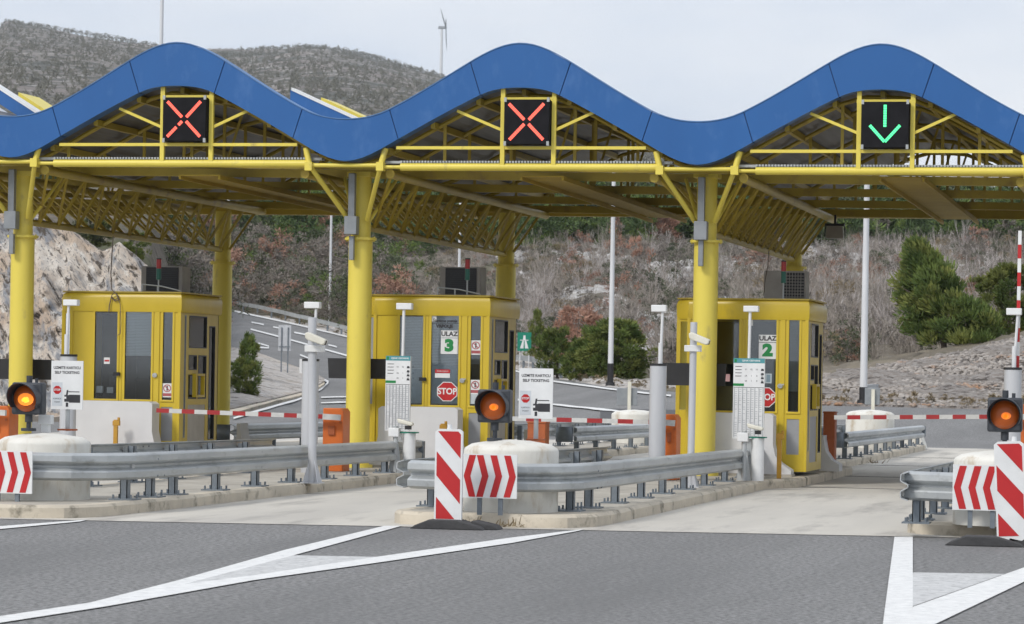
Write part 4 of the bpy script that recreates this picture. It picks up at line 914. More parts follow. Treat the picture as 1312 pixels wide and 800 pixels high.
# flared concrete guard walls in front of the booths
for xr, lab in ((-6.42, "booth 2"), (-11.68, "booth 3"), (-17.0, "the unnumbered booth")):
    t = empty("guard_wall", (xr-1.0, 50.6, .15), 0, f"white concrete wall with flared foot in front of {lab}", "concrete wall", "white guard walls before the booths")
    r = [(.62, 1.02), (.68, .98), (.68, .52), (.72, .34), (.80, .22), (.94, .13), (.98, .10), (.98, 0)]; l = [(-x, z) for x, z in r]
    MB().prism(r+l[::-1], -.26, .12).build("wall", 'wall_conc', t); MB().box(-1.0, 1.0, -.30, .14, -.02, .04).build("footing", 'conc', t)
    Z_ = MB(); r2 = [(0, 0), (.34, 0), (.34, .12), (.2, .2), (.1, .34), (.06, .55), (.06, .62), (0, .62)]
    t2 = empty("guard_wall", (xr+.0, 54.1, .15), 0, f"low flared concrete block at the rear corner of {lab}", "concrete wall", "rear guard blocks beside the booths")
    Z_.prism(r2, 0, .5).build("wall", 'wall_conc', t2)

# ------------------------------------------------------------------ equipment on the islands
def price_board(px_l, px_r, top, bot, Y, label):
    a, c = atY(px_l, top, Y), atY(px_r, top, Y); w_ = c.x-a.x; z1 = a.z; z0 = atY(px_l, bot, Y).z; t = empty("price_board", ((a.x+c.x)/2, Y, .15), 0, label, "price board", "toll price boards"); z1 -= .15; z0 -= .15
    b = MB(); b.box(-w_/2, w_/2, 0, .06, z0, z1); b.facexz([(-w_/2, z1-.075), (w_/2, z1-.075), (w_/2, z1), (-w_/2, z1)], -.002, 1); b.text("CJENIK CESTARINE", .034, .03, z1-.038, -.004, 0, .001)
    b.facexz([(-w_/2+.015, z1-.065), (-w_/2+.05, z1-.065), (-w_/2+.05, z1-.012), (-w_/2+.015, z1-.012)], -.004, 2)
    hz = z1-.075
    b.facexz([(-w_/2, hz-.36), (-w_/2+.17, hz-.36), (-w_/2+.17, hz-.32), (-w_/2, hz-.32)], -.002, 2)
    random.seed(3)
    for i in range(4): b.facexz([(-w_/2+.03, hz-.06-i*.05), (-w_/2+.14-random.random()*.04, hz-.06-i*.05), (-w_/2+.14, hz-.05-i*.05), (-w_/2+.03, hz-.05-i*.05)], -.002, 3)
    for j in range(4):
        x = -w_/2+.20+j*.085
        b.text("0"+str(j+1) if j < 3 else "00", .035, x, hz-.1, -.002, 3)
        for i in range(2): b.text(["IA", "I", "II", "III"][j], .04, x, hz-.2-i*.08, -.002, 3)
    for i in range(4): b.facexz([(w_/2-.06, hz-.12-i*.065), (w_/2-.01, hz-.12-i*.065), (w_/2-.015, hz-.09-i*.065), (w_/2-.05, hz-.085-i*.065)], -.002, 3)
    b.facexz([(-w_/2+.005, hz-.385), (w_/2-.005, hz-.385), (w_/2-.005, hz-.378), (-w_/2+.005, hz-.378)], -.002, 3)
    for j in range(8):
        x = -w_/2+.02+j*(w_-.04)/7; b.box(x-.003, x+.003, -.010, -.0005, z0+.02, hz-.39, 4)
    for i in range(22):
        z = z0+.04+i*(hz-.42-z0)/22
        for j in range(7):
            if random.random() < .8: x = -w_/2+.03+j*(w_-.04)/7; b.facexz([(x, z), (x+.035, z), (x+.035, z+.007), (x, z+.007)], -.002, 5)
    b.build("board", ['white', 'teal', 'leafgreen', 'ink', 'galv', mat("grey_print", (.45, .46, .48))], t)
    b = MB(); b.box(-.06, .06, .061, .14, 0, z1-.2); b.build("post", 'galv', t)
price_board(494.5, 526, 456, 552, 48.4, "white toll price board with teal header in front of booth 3")
price_board(940, 980, 459, 562, 48.5, "white toll price board with teal header in front of booth 2")

def height_gauge(px_c, Y, ztop_, r, label, mastpx, masttop, flat, dx=0.):
    c = atY(px_c, 470, Y); t = empty("white_cylinder_housing", (c.x, Y, .15), 0, label, "detector column", "white cylindrical detector columns"); z1 = ztop_-.15
    MB().cyl((0, 0, 0), (0, 0, z1), r, n=32).build("housing", 'pole_grey', t); MB().cyl((0, 0, z1), (0, 0, z1+.035), r+.006, n=32).build("cap", 'black', t)
    m_ = atY(mastpx[0], mastpx[1], Y); mt = atY(*masttop, Y); b = MB(); b.cyl((m_.x-c.x, 0, z1), (mt.x-c.x, 0, mt.z-.15), .022, n=10); b.cyl((m_.x-c.x, 0, z1+.03), (m_.x-c.x, 0, z1+.35), .035, n=10); b.build("mast", 'pole', t)
    f0, f1 = atY(flat[0], flat[2], Y), atY(flat[1], flat[3], Y); b = MB(); b.box(f0.x-c.x, f1.x-c.x, -.05, .09, f1.z-.15, f0.z-.15); b.build("sensor_box", 'white', t, bevel=.01)
height_gauge(843.5, 46.8, atY(843, 469, 46.8).z, .128, "white cylindrical detector column with mast beside booth 2's front rail", (846, 468), (849, 400), (835, 854, 391, 400))
height_gauge(398, 46.8, atY(398, 463, 46.8).z, .13, "white cylindrical detector column with mast behind the left camera pole", (402, 462), (405, 396), (390.5, 410, 387, 395.5))
height_gauge(1298, 46.8, atY(1298, 474, 46.8).z, .13, "white cylindrical detector column at the right edge of the photo", (1299, 474), (1304, 404), (1289.5, 1309, 395, 404))
height_gauge(88, 46.8, atY(88, 457, 46.8).z, .13, "white cylindrical detector column behind the far left ticketing sign", (85, 456), (88, 392), (82, 100, 384, 392))

# extra slim gantries seen in front of booth 3 and booth 2 doors
for (fx0, fx1, fy0, fy1, px_, pb, Y, lab) in ((508.5, 528, 388.5, 397, 515, 457, 48.7, "slim white sensor mast above the price board of booth 3"), (953, 972, 392, 400, 958.5, 461, 48.75, "slim white sensor mast above the price board of booth 2")):
    f0, f1 = atY(fx0, fy0, Y), atY(fx1, fy1, Y); m0 = atY(px_, pb, Y); t = empty("sensor_mast", (m0.x, Y, .15), 0, lab, "sensor mast", "slim sensor masts over the price boards")
    MB().cyl((0, 0, 0), (.02, 0, f1.z-.15), .024, n=10).build("mast", 'white', t); MB().box(f0.x-m0.x, f1.x-m0.x, -.05, .09, f1.z-.15, f0.z-.15).build("sensor_box", 'white', t, bevel=.01)

# dark variable message boards beside the columns
for (x0, x1, z0p, z1p, Y, lab) in ((848, 930, 465, 495, 50.36, "black message board behind the column of booth 2"), (420, 496, 459, 486, 50.36, "black message board behind the column of booth 3"), (-8, 68, 460, 487, 50.36, "black message board behind the far left column")):
    a, c = atY(x0, z0p, Y), atY(x1, z1p, Y); t = empty("message_board", ((a.x+c.x)/2, Y, .15), 0, lab, "message board", "black message boards behind the columns"); w_ = c.x-a.x
    b = MB(); b.prism([(-w_/2, a.z-.15), (w_/2, a.z-.15), (w_/2-.02, c.z-.15), (-w_/2+.02, c.z-.15)], 0, .05); b.build("panel", 'black', t); MB().box(-.03, .03, .051, .09, 0, a.z-.2).build("post", 'grey', t)

# cameras
def camera_pole(px_b, py_b, px_t, py_t, w_, cam_px, cam_py, label, Y, gus=True):
    bpos = atY(px_b, py_b, Y); top = atY(px_t, py_t, Y); t = empty("camera_pole", (bpos.x, Y, .15), 0, label, "surveillance camera", "surveillance cameras on white poles")
    b = MB(); b.cyl((0, 0, 0), (top.x-bpos.x, 0, top.z-.15), w_, n=18)
    if gus:
        for a in range(4):
            an = a*math.pi/2+math.pi/4; d_ = Vector((math.cos(an), math.sin(an), 0)); e_ = Vector((-d_.y, d_.x, 0))*.006
            pts = [d_*w_*.9, d_*(w_+.10), d_*w_*.9+Vector((0, 0, .32))]; b.add([p_+e_ for p_ in pts]+[p_-e_ for p_ in pts], [(0, 1, 2), (5, 4, 3), (0, 3, 4, 1), (1, 4, 5, 2), (2, 5, 3, 0)])
        b.box(-.14, .14, -.14, .14, 0, .015)
    b.build("pole", 'pole_grey', t)
    c = atY(cam_px, cam_py, Y); x, z = c.x-bpos.x, c.z-.15
    b = MB(); b.box(-w_-.06, w_+.07, -w_-.03, w_+.03, z-.20, z-.11); b.build("bracket", 'white', t, bevel=.006)
    b = MB(); b.prism([(x-.13, z-.01), (x-.10, z-.035), (x+.11, z-.105), (x+.15, z-.085), (x+.16, z-.03), (x-.10, z+.075), (x-.14, z+.055)], -w_-.20, -w_-.06)
    b.build("camera_housing", 'offwhite', t, bevel=.012)
    b = MB(); b.cyl((x+.12, -w_-.13, z-.062), (x+.155, -w_-.13, z-.072), .032, n=14); b.build("camera_lens", 'black', t)
camera_pole(884.5, 622, 889, 413, .05, 898, 433, "thin white camera pole in front of the booth 2 column", 44.3)
camera_pole(400, 622, 400, 407, .06, 409, 433, "thick white camera pole standing left of the booth 3 column", 42.2)
def low_camera(px_c, Y, zc, label, dx):
    c = atY(px_c, 600, Y); t = empty("low_camera", (c.x, Y, .15), 0, label, "low camera", "low cameras behind the guardrail ends"); z = zc-.15
    b = MB(); b.cyl((.10+dx, .1, 0), (.10+dx, .1, z-.14), .1, n=20); b.build("drum_base", 'white', t)
    b = MB(); b.cyl((-.05, 0, 0), (-.05, 0, z-.05), .04, n=12); b.prism([(-.16, 0), (.06, 0), (.0, .45), (-.1, .45)], -.01, .01); b.build("stand", 'galv', t)
    b = MB(); b.box(-.15, .02, -.08, .06, z-.22, z-.08); b.build("control_box", 'white', t, bevel=.01)
    b = MB(); b.prism([(.0, z+.07), (.25, z+.01), (.26, z-.03), (.22, z-.045), (.02, z+.0)], -.14, -.02); b.build("camera_housing", 'offwhite', t, bevel=.015)
    b = MB(); b.box(.13, .22, -.12, -.04, z-.10, z-.04); b.build("camera_lens", 'black', t); b = MB(); b.box(.0, .28, .0, .2, z-.16, z-.14); b.build("shelf", 'green', t)
low_camera(957, 47.9, atY(955, 548, 47.9).z, "low cream camera on a stand below booth 2's price board", .05)
low_camera(510, 47.6, atY(510, 542, 47.6).z, "low cream camera on a stand below booth 3's price board", .05)

# ochre posts
for (px_, pb, pt, Y, lab) in ((998, 612, 555, 49.3, "slim ochre post in front of booth 2's white wall"), (148, 572, 538, 50.1, "slim ochre post in front of the unnumbered booth's white wall"), (566.5, 600, 543, 49.6, "slim ochre post just behind the middle delineator")):
    a, c = atY(px_, pb, Y), atY(px_, pt, Y); b = MB(); b.box(-.035, .035, -.03, .03, 0, c.z-.15); b.box(-.05, .07, -.035, .035, c.z-.25, c.z-.17); b.cyl((.05, 0, c.z-.17), (.05, 0, c.z-.11), .025, n=8)
    tag(b.build("post", 'ochre', loc=(a.x, Y, .15), bevel=.005), lab, "marker post", "ochre posts before the booths").name = "marker_post"

# barriers
def striped(b, a, c, h, d, n, phase_=0, m0=0, m1=1):
    a, c = Vector(a), Vector(c)
    for i in range(n):
        p_, q = a+(c-a)*(i/n), a+(c-a)*((i+1)/n)
        b.bar(p_, q, d, h, m1 if (i+phase_) % 2 == 0 else m0)
def barrier(xb0, xb1, yt, yb_, arm_l, arm_y0, arm_y1, Y, label, n, ph, red_until=None):
    a, c = atY(xb0, yt, Y), atY(xb1, yt, Y); w_ = c.x-a.x; t = empty("lane_barrier", ((a.x+c.x)/2, Y, .15), 0, label, "barrier", "red and white lane barriers"); z1 = a.z-.15
    b = MB(); b.prism([(-w_/2, 0), (w_/2, 0), (w_/2, z1-.06), (w_/2-.04, z1), (-w_/2, z1)], 0, .42); b.build("cabinet", 'orange', t, bevel=.012)
    b = MB(); b.box(-w_*.22, w_*.1, -.03, -.001, z1-.42, z1-.28); b.cyl((w_*.38, -.02, z1-.22), (w_*.38, -.001, z1-.22), .02, n=10); b.build("hatch", 'rust', t)
    l = atY(arm_l, arm_y0, Y-.15); r = atY(xb0, arm_y1, Y-.15); o_ = Vector(t.location); b = MB(); l -= o_; r -= o_
    striped(b, l, r, .068, .05, n, ph); b.bar(r, r+Vector((w_*.85, 0, -.01)), .07, .09, 0); b.build("arm", ['arm_white', 'arm_red'], t)
barrier(414, 440, 523, 600, 201, 526, 534, 47.6, "orange barrier left of the booth 3 column, its arm reaching to the unnumbered booth", 13, 0)
barrier(851, 867, 531, 590, 655, 536.5, 541.5, 47.2, "orange barrier left of the booth 2 column, its arm reaching to booth 3", 10, 1)
barrier(1306, 1330, 518, 600, 1069, 535, 534, 50.6, "orange barrier at right edge, its arm closing the lane beside booth 2", 14, 1)
barrier(-18, 12, 520, 590, -240, 518, 528, 47.6, "orange barrier at far left, partly behind the column", 12, 0)
# orange pillars behind the booths
for (xa, xb, yt, Y, lab) in ((1055, 1070, 528, 54.6, "rust orange pillar at the rear corner of booth 2"), (676, 699, 541, 47.5, "rust orange pillar behind the middle ticketing sign")):
    a, c = atY(xa, yt, Y), atY(xb, yt, Y); b = MB(); w_ = (c.x-a.x)/2; b.box(-w_, w_, 0, .3, 0, a.z-.15); b.box(-w_-.01, w_+.01, -.01, .31, a.z-.17, a.z-.14)
    tag(b.build("pillar", 'rust', loc=((a.x+c.x)/2, Y, .15), bevel=.01), lab, "orange pillar", "rust orange pillars").name = "orange_pillar"
# raised arm at the right edge
a = atY(1303.5, 474, 46.9); c = atY(1307, 296, 46.9); b = MB(); striped(b, a, c, .09, .05, 10, 0)
tag(b.build("raised_barrier_arm", ['white', 'red']), "raised red and white barrier arm above the white column at right edge", "barrier arm")
# signs seen from behind on the rear drums
for (xa, xb, yt, yb_, ptop, pbot, pc_, lab) in ((790, 816, 497, 520, 489, 526, 807, "dark back of a sign above the rear drum of booth 3's island"), (1108, 1127, 497, 519, 499, 525, 1119, "dark back of a sign above the rear drum of booth 2's island")):
    Y = 75.7; a, c = atY(xa, yt, Y), atY(xb, yb_, Y); q, s_ = atY(pc_, ptop, Y), atY(pc_, pbot, Y); cx = (a.x+c.x)/2; t = empty("small_sign", (cx, Y, s_.z), 0, lab, "sign", "signs seen from behind on the rear drums")
    MB().box(a.x-cx, c.x-cx, .02, .05, c.z-s_.z, a.z-s_.z).build("board", 'grey', t, bevel=.01); MB().box(q.x-cx-.04, q.x-cx+.04, -.05, .019, 0-.1, q.z-s_.z).build("post", 'offwhite', t)
b = MB(); b.prism([(-.3, 0), (.3, 0), (.26, .15), (.15, .42), (-.2, .46)], -.4, .6); a = atY(1170, 578, 80.9); tag(b.build("end_block", 'white_conc', loc=(a.x, 81.2, 0), bevel=.03), "white concrete end block beyond the rear guardrail of booth 2", "concrete block")
# floodlight under the canopy
a = atY(1070, 290, 60.5); t = empty("floodlight", a, 0, "grey floodlight hanging under the rear edge of the canopy", "floodlight")
b = MB(); b.prism([(-.17, -.24), (.17, -.24), (.15, .0), (-.15, .0)], -.1, .06); b.build("lamp_head", 'ac', t); b = MB(); b.box(-.19, .19, -.08, .04, .0, .05); b.bar((-.18, 0, .02), (-.2, 0, -.2), .02, .02); b.bar((.18, 0, .02), (.2, 0, -.2), .02, .02); b.bar((0, 0, .05), (0, 0, .22), .04, .04); b.build("bracket", 'black', t)
# red and dark small stuff: bollard reflectors at column feet

# ------------------------------------------------------------------ lamp posts, signs, turbine beyond the plaza
def light_pole(px_, py_, r0, r1, h, label, D=None, band=1.0):
    D = D or findD(px_, py_); x, y = wpos(px_, D); z = float(gz(px_, D)); t = empty("street_light", (x, y, z), 0, label, "street light", "tall white lamp posts")
    MB().cyl((0, 0, band), (0, 0, h), r0, r1, n=14).build("pole", 'pole', t); b = MB(); b.cyl((0, 0, -.2), (0, 0, band), r0*1.12, n=14); b.cyl((0, 0, -.2), (0, 0, .15), r0*1.9, r0*1.6, n=14); b.build("base", 'black', t)
    b = MB(); b.bar((0, 0, h-.05), (.9, 0, h+.15), .07, .07); b.box(.8, 1.5, -.14, .14, h+.1, h+.2); b.bar((0, 0, h-.05), (-.9, 0, h+.15), .07, .07); b.box(-1.5, -.8, -.14, .14, h+.1, h+.2); b.build("lamp_head", 'galv', t)
light_pole(421, 420, .11, .08, 11.8, "white lamp post left of the booth 3 column, beside the rising road", 244, .45)
light_pole(782, 493.5, .125, .075, 11.6, "white lamp post with black base before the green bushes", 143, 1.0)
light_pole(1106.5, 518.5, .14, .09, 10.6, "white lamp post with black base at the foot of the scree bank", None, .62)
light_pole(586, 452, .10, .08, 11.5, "white lamp post seen through the lattice above booth 3", 202, .4)
light_pole(289, 440, .11, .08, 11.5, "white lamp post hidden behind the left lattice girder", 190, .4)
a = atY(206.5, 66, 52.); tag(MB().cyl((0, 0, -.5), (0, 0, 2.2), .034, .028, n=10).build("roof_mast", 'pole', loc=a), "thin grey mast rising from the roof behind the left crest", "mast")
# grey box by the right lamp post
a = px_point(1118, findD(1118, 517)+.6); b = MB(); b.box(-.2, .2, 0, .3, 0, .66); tag(b.build("cabinet", 'grey', loc=a, bevel=.02), "small grey cabinet beside the black lamp post base on the scree", "cabinet")
# back of the road sign, reflector post
D = findD(364, 481)-1; x, y = wpos(364, D); s_ = D/FPX; t = empty("road_sign", (x, y, float(gz(364, D))+.16), 0, "white panel on two posts seen from behind, on the gravel island", "road sign")
MB().box(-8.5*s_, 8*s_, 0, .05, 28*s_, 61*s_).build("board", mat("sign_back", (.55, .57, .6)), t)
b = MB(); b.box(-4.6*s_, -3.2*s_, -.05, -.001, 0, 58*s_); b.box(4*s_, 5.4*s_, -.05, -.001, 0, 58*s_); b.box(-8*s_, 8*s_, -.06, -.051, 33*s_, 34*s_); b.build("post", 'galv_dark', t)
D = findD(385, 483); x, y = wpos(385, D); tag(MB().box(-.06, .06, 0, .05, 0, 20*D/FPX).build("reflector_post", 'white', loc=(x, y, float(gz(385, D))+.1)), "thin white reflector post at the road edge by the gravel island", "reflector post")
D = 172; x, y = wpos(671, D); s_ = D/FPX; z = float(gz(671, D)); t = empty("motorway_sign", (x, y, z), 0, "green square motorway sign on two posts right of booth 3", "road sign"); zc = (proj_py(671, D, z)-438)*s_
b = MB(); h = 12*s_; w_ = 9*s_; b.box(-w_, w_, 0, .05, zc-h, zc+h); e_ = .97
b.facexz([(-.62*w_, zc-.72*h), (-.12*w_, zc-.72*h), (-.05*w_, zc+.1*h), (-.28*w_, zc+.1*h)], -.004, 1); b.facexz([(.62*w_, zc-.72*h), (.12*w_, zc-.72*h), (.05*w_, zc+.1*h), (.28*w_, zc+.1*h)], -.004, 1)
b.facexz([(-.6*w_, zc+.12*h), (.6*w_, zc+.12*h), (.6*w_, zc+.2*h), (-.6*w_, zc+.2*h)], -.004, 1); b.facexz([(-.2*w_, zc+.2*h), (.2*w_, zc+.2*h), (.14*w_, zc+.68*h), (-.14*w_, zc+.68*h)], -.004, 1)
b.build("board", ['green', 'white'], t); b = MB(); b.box(-.7*w_, -.6*w_, .051, .09, -.3, zc+h*.8); b.box(.6*w_, .7*w_, .051, .09, -.3, zc+h*.8); b.build("post", 'pole', t)
# wind turbine
D = 3750; x, y = wpos(558.5, D); s_ = D/FPX; z = float(gz(558.5, D)); hz = (proj_py(558.5, D, z)-35.5)*s_; t = empty("wind_turbine", (x, y, z-2), 0, "white three-bladed wind turbine on the ridge between two crests", "wind turbine")
MB().cyl((0, 0, -6), (0, 0, hz+2), 2.1, 1.3, n=16).build("tower", 'pole', t)
b = MB(); b.prism([(-4.5, hz+.4), (4.5, hz+.4), (4.5, hz+3.4), (-3.5, hz+3.9)], -1.8, 1.8); b.cyl((4.5, 0, hz+2), (6.4, 0, hz+2), 1.5, .5, n=12); b.build("nacelle", 'grey', t, bevel=.3)
for dx, dz in ((-6.0, 23), (2.6, -29), (1.2, 11)):
    b = MB(); p0 = Vector((5, 0, hz+2)); p1 = p0+Vector((dx*.5, -3, dz*.5)); p2 = p0+Vector((dx, -4, dz)); b.cyl(p0, p1, .75, .8, n=8); b.cyl(p1, p2, .8, .15, n=8); b.build("blade", 'grey', t)

# ------------------------------------------------------------------ vegetation
def foliage_mat(name, c1, c2, rough=.8, rv=.2):
    m = mat(name, c1, c2, rough, scale=1.2, lo=.38, hi=.62, spec=.15, rv=rv, world=True); return m
M['pine'] = foliage_mat("pine_needles", (.15, .20, .055), (.075, .115, .035))
M['pine_light'] = foliage_mat("pine_needles_yellowish", (.23, .25, .07), (.13, .165, .05))
M['dull_green'] = foliage_mat("dull_green_leaves", (.13, .15, .09), (.075, .09, .055))
M['russet'] = foliage_mat("russet_leaves", (.42, .25, .185), (.29, .175, .13))
M['twig'] = foliage_mat("bare_twigs", (.285, .255, .225), (.17, .15, .13), rv=.3)
M['twig_light'] = foliage_mat("pale_bare_twigs", (.42, .385, .37), (.30, .27, .26), rv=.2)
M['drygrass'] = foliage_mat("dry_grass", (.33, .26, .16), (.22, .18, .12))
M['boulder'] = ramp_mat("limestone", [((.42, .41, .40), 0, 0, 0, o1, 'n'), ((.56, .55, .54), 1.2, .45, .6, o1, 'n'), ((.20, .19, .18), 1.8, .56, .68, o1, 'n')], .8, 3., disp=.15)
M['wood_green'] = foliage_mat("wood_green", (.105, .15, .06), (.05, .08, .035))
M['farscrub'] = foliage_mat("far_scrub", (.19, .18, .145), (.12, .12, .09))
M['scree_stone'] = mat('scree_stone', (.40, .37, .34), (.25, .22, .195), .95, scale=1.3, world=True, c3=(.34, .20, .12), s3=.4, t3=(.56, .66))
rng = np.random.default_rng(7)
def quads(P, Dv, L, W, rg):
    """P centres, Dv directions, one quad each (tapered)"""
    Dv = Dv/np.linalg.norm(Dv, axis=1, keepdims=True); a = rg.normal(size=P.shape); S = np.cross(Dv, a); S /= np.linalg.norm(S, axis=1, keepdims=True)
    L = np.asarray(L)[:, None]; W = np.asarray(W)[:, None]
    v = np.stack([P-S*W*.5, P+S*W*.5, P+Dv*L+S*W*.22, P+Dv*L-S*W*.22], 1).reshape(-1, 3); n = len(P)
    return v, np.arange(4*n).reshape(n, 4)
def crown(kind, seed, leaf=.05, K=60, n=90):
    """unit crown: width 1, height 1, base at z=0"""
    rg = np.random.default_rng(seed); V_, mi = [], []; F_ = []; off = 0
    lobes = []
    for _ in range(K):
        z = rg.uniform(.10, .97)
        if kind == 'cone': R_ = .5*(1-((z-.25)/.78)**1.6 if z > .25 else .75+z)
        elif kind == 'lean': R_ = .44*(1-((z-.25)/.76)**1.15 if z > .25 else .8+z*.8)
        elif kind == 'flat': R_ = .5*math.sqrt(max(0.02, 1-((z-.4)/.6)**2))
        else: R_ = .5*math.sqrt(max(0.02, 1-((z-.5)/.52)**2))
        a = rg.uniform(0, 2*math.pi); r = R_*math.sqrt(rg.uniform(.15, 1))*rg.uniform(.75, 1.12); x = r*math.cos(a); y = r*math.sin(a)
        if kind == 'lean': x -= (z-.35)*.50-.02*math.sin(z*9); y *= .8
        lobes.append((x, y, z, rg.uniform(.055, .12)*(1.15-z*.4)))
    for x, y, z, s_ in lobes:
        u = rg.normal(size=(n, 3)); u /= np.linalg.norm(u, axis=1, keepdims=True); P = np.array([x, y, z])+u*s_*rg.uniform(.3, 1, (n, 1))*np.array([1.25, 1.25, .8])
        d = u+np.array([x*.8, y*.8, .75 if kind != 'flat' else .2])+(np.array([-.5, 0, .3]) if kind == 'lean' else 0)
        v, f = quads(P, d, rg.uniform(.6, 1.3, n)*leaf, np.full(n, leaf*.34), rg); V_.append(v); F_.append(f+off); off += len(v); mi.append(np.full(n, 1 if rg.random() < .38 else 0))
    return np.concatenate(V_), np.concatenate(F_), np.concatenate(mi)
def trunk_mb(kind, seed):
    random.seed(seed); b = MB(); lean = -.2 if kind == 'lean' else random.uniform(-.05, .05)
    pts = [(0, 0, -.06), (lean*.15, 0, .25), (lean*.5, .0, .55), (lean, 0, .85)]
    for i, (a, c) in enumerate(zip(pts, pts[1:])): b.cyl(a, c, .03-.007*i, .023-.007*i, n=8)
    for i in range(9):
        z = random.uniform(.15, .7); x = lean*z; a = random.uniform(0, 6.28); l = random.uniform(.2, .36); b.cyl((x, 0, z), (x+l*math.cos(a), l*math.sin(a), z+l*.5), .010, .004, n=5)
    return b
PROTO = {}
def proto(kind, mats, seed, leaf, K, n):
    key = (kind, mats, seed)
    if key not in PROTO:
        v, f, mi = crown(kind, seed, leaf, K, n); o = np_mesh("crown", v, f, list(mats), mi=mi); tr = trunk_mb(kind, seed).build("trunk", 'bark' if mats[0] != 'twig' else 'twig'); PROTO[key] = (o.data, tr.data)
        bpy.data.objects.remove(o); bpy.data.objects.remove(tr)
    return PROTO[key]
def tree(name_, px_, py_, w_, h_, label, cat, group, kind='round', mats=('pine', 'pine_light'), seed=1, leaf=.05, K=60, n=90, D=None):
    """px_,py_: foot; w_,h_: size in photo pixels, turned into metres by distance"""
    if name_ == 'russet_tree' and py_ < 400: w_ *= 1.25; h_ *= 1.3
    D = D or findD(px_, py_); x, y = wpos(px_, D); z = float(gz(px_, D)); s_ = D/FPX; t = empty(name_, (x, y, z-.05), random.uniform(-.4, .4) if kind != 'lean' else 0, label, cat, group)
    cr_, tr_ = proto(kind, mats, seed, leaf, K, n)
    for nm, me in (("crown", cr_), ("trunk", tr_)):
        o = bpy.data.objects.new(nm, me); col.objects.link(o); o.parent = t; o.scale = (w_*s_, w_*s_, h_*s_)
    return t
def bare_crown(seed, light=False, n=46, pale=False):
    rg = np.random.default_rng(seed); V_, F_, off = [], [], 0
    def seg(p, q, w0):
        nonlocal off
        d = q-p; v, f = quads(p[None], d[None], [np.linalg.norm(d)], [w0], rg); V_.append(v); F_.append(f+off); off += 4
    for _ in range(n):
        a = rg.uniform(0, 6.28); r = rg.uniform(.0, .15); p = np.array([r*math.cos(a), r*math.sin(a), 0.]); tilt = rg.uniform(.05, .55); d = np.array([math.cos(a)*tilt, math.sin(a)*tilt, 1.]); L = rg.uniform(.25, .42)
        for k in range(3):
            q = p+d*L*(.8**k); seg(p, q, .020*(.7**k))
            for _b in range(3):
                e = d+rg.normal(size=3)*.45; e[2] = abs(e[2]); m_ = p+(q-p)*rg.uniform(.3, 1); seg(m_, m_+e*L*.45, .011)
            p = q; d = d+rg.normal(size=3)*.18
    return np.concatenate(V_), np.concatenate(F_)

G = "pines and shrubs beyond the plaza"
tree("pine_tree", 1210, 466, 138, 142, "big windswept green pine on the scree bank at right", "tree", G, 'lean', seed=11, leaf=.045, K=210, n=160, D=142)
tree("pine_tree", 1292, 432, 84, 92, "paler green pine beside the big windswept pine, by the right edge", "tree", G, 'round', ('pine_light', 'pine'), 12, .06, 90, 110, D=150)
tree("pine_tree", 744, 488, 56, 52, "dark green bush in the middle of the clump behind the ticketing sign", "tree", G, 'cone', seed=13, leaf=.06, K=90, n=100, D=156)
tree("pine_tree", 714, 485, 64, 66, "dark green bush nearest the motorway sign", "tree", G, 'round', seed=14, leaf=.06, K=80, n=90, D=162)
tree("pine_tree", 788, 494, 96, 78, "broad green bush with drooping right side behind the white lamp post", "tree", G, 'round', ('pine_light', 'pine'), 15, .055, 120, 120, D=153)
tree("pine_tree", 686, 476, 34, 72, "yellowish slim pine rising above the motorway sign", "tree", G, 'cone', ('pine_light', 'pine'), 16, .06, 60, 80, D=180)
tree("russet_tree", 740, 474, 74, 84, "russet leafed tree behind the green bushes left of the lamp post", "tree", G, 'round', ('russet', 'russet'), 17, .055, 70, 70, D=170)
tree("russet_tree", 700, 462, 40, 40, "small russet bush left of the russet tree behind booth 3", "tree", G, 'round', ('russet', 'twig'), 18, .06, 40, 50, D=176)
tree("pine_shrub", 318, 470, 36, 60, "upper green shrub on the gravel island beside the rear column", "shrub", G, 'cone', ('pine', 'pine_light'), 19, .08, 60, 60, D=136)
tree("pine_shrub", 314, 504, 42, 50, "lower green shrub on the gravel island beside the rear column", "shrub", G, 'round', ('pine_light', 'pine'), 20, .07, 70, 80, D=122)
tree("russet_tree", 845, 320, 50, 38, "round russet tree left of the booth 2 column, on the slope", "tree", G, 'round', ('russet', 'russet'), 21, .06, 70, 70)
tree("russet_tree", 784, 334, 24, 46, "narrow russet tree on the slope right beside the lamp post", "tree", G, 'cone', ('russet', 'twig'), 22, .07, 40, 50)
tree("russet_tree", 815, 372, 30, 52, "thin brown twiggy tree on the slope below the round russet tree", "tree", G, 'round', ('russet', 'twig'), 23, .07, 34, 40)
tree("russet_tree", 737, 358, 26, 24, "low brown bush among rocks left of the lamp post", "shrub", G, 'flat', ('russet', 'twig'), 24, .08, 30, 40)
tree("russet_tree", 403, 332, 42, 50, "left tree of the russet pair left of the booth 3 column", "tree", G, 'round', ('russet', 'russet'), 25, .06, 60, 60)
tree("russet_tree", 437, 325, 40, 48, "right tree of the russet pair left of the booth 3 column", "tree", G, 'round', ('russet', 'twig'), 26, .06, 60, 60)
tree("russet_tree", 330, 362, 36, 42, "russet tree on the slope beside the left rear column", "tree", G, 'round', ('russet', 'twig'), 27, .06, 50, 60)
tree("russet_tree", 985, 356, 50, 30, "low russet tree on the slope above booth 2", "tree", G, 'flat', ('russet', 'twig'), 28, .07, 50, 50)
tree("russet_tree", 1122, 350, 26, 18, "small russet bush on the slope right of the right lamp post", "shrub", G, 'flat', ('russet', 'russet'), 29, .09, 30, 40)
tree("russet_tree", 1250, 332, 34, 30, "small russet tree beside the bare white tree", "tree", G, 'round', ('russet', 'twig'), 30, .07, 40, 50)
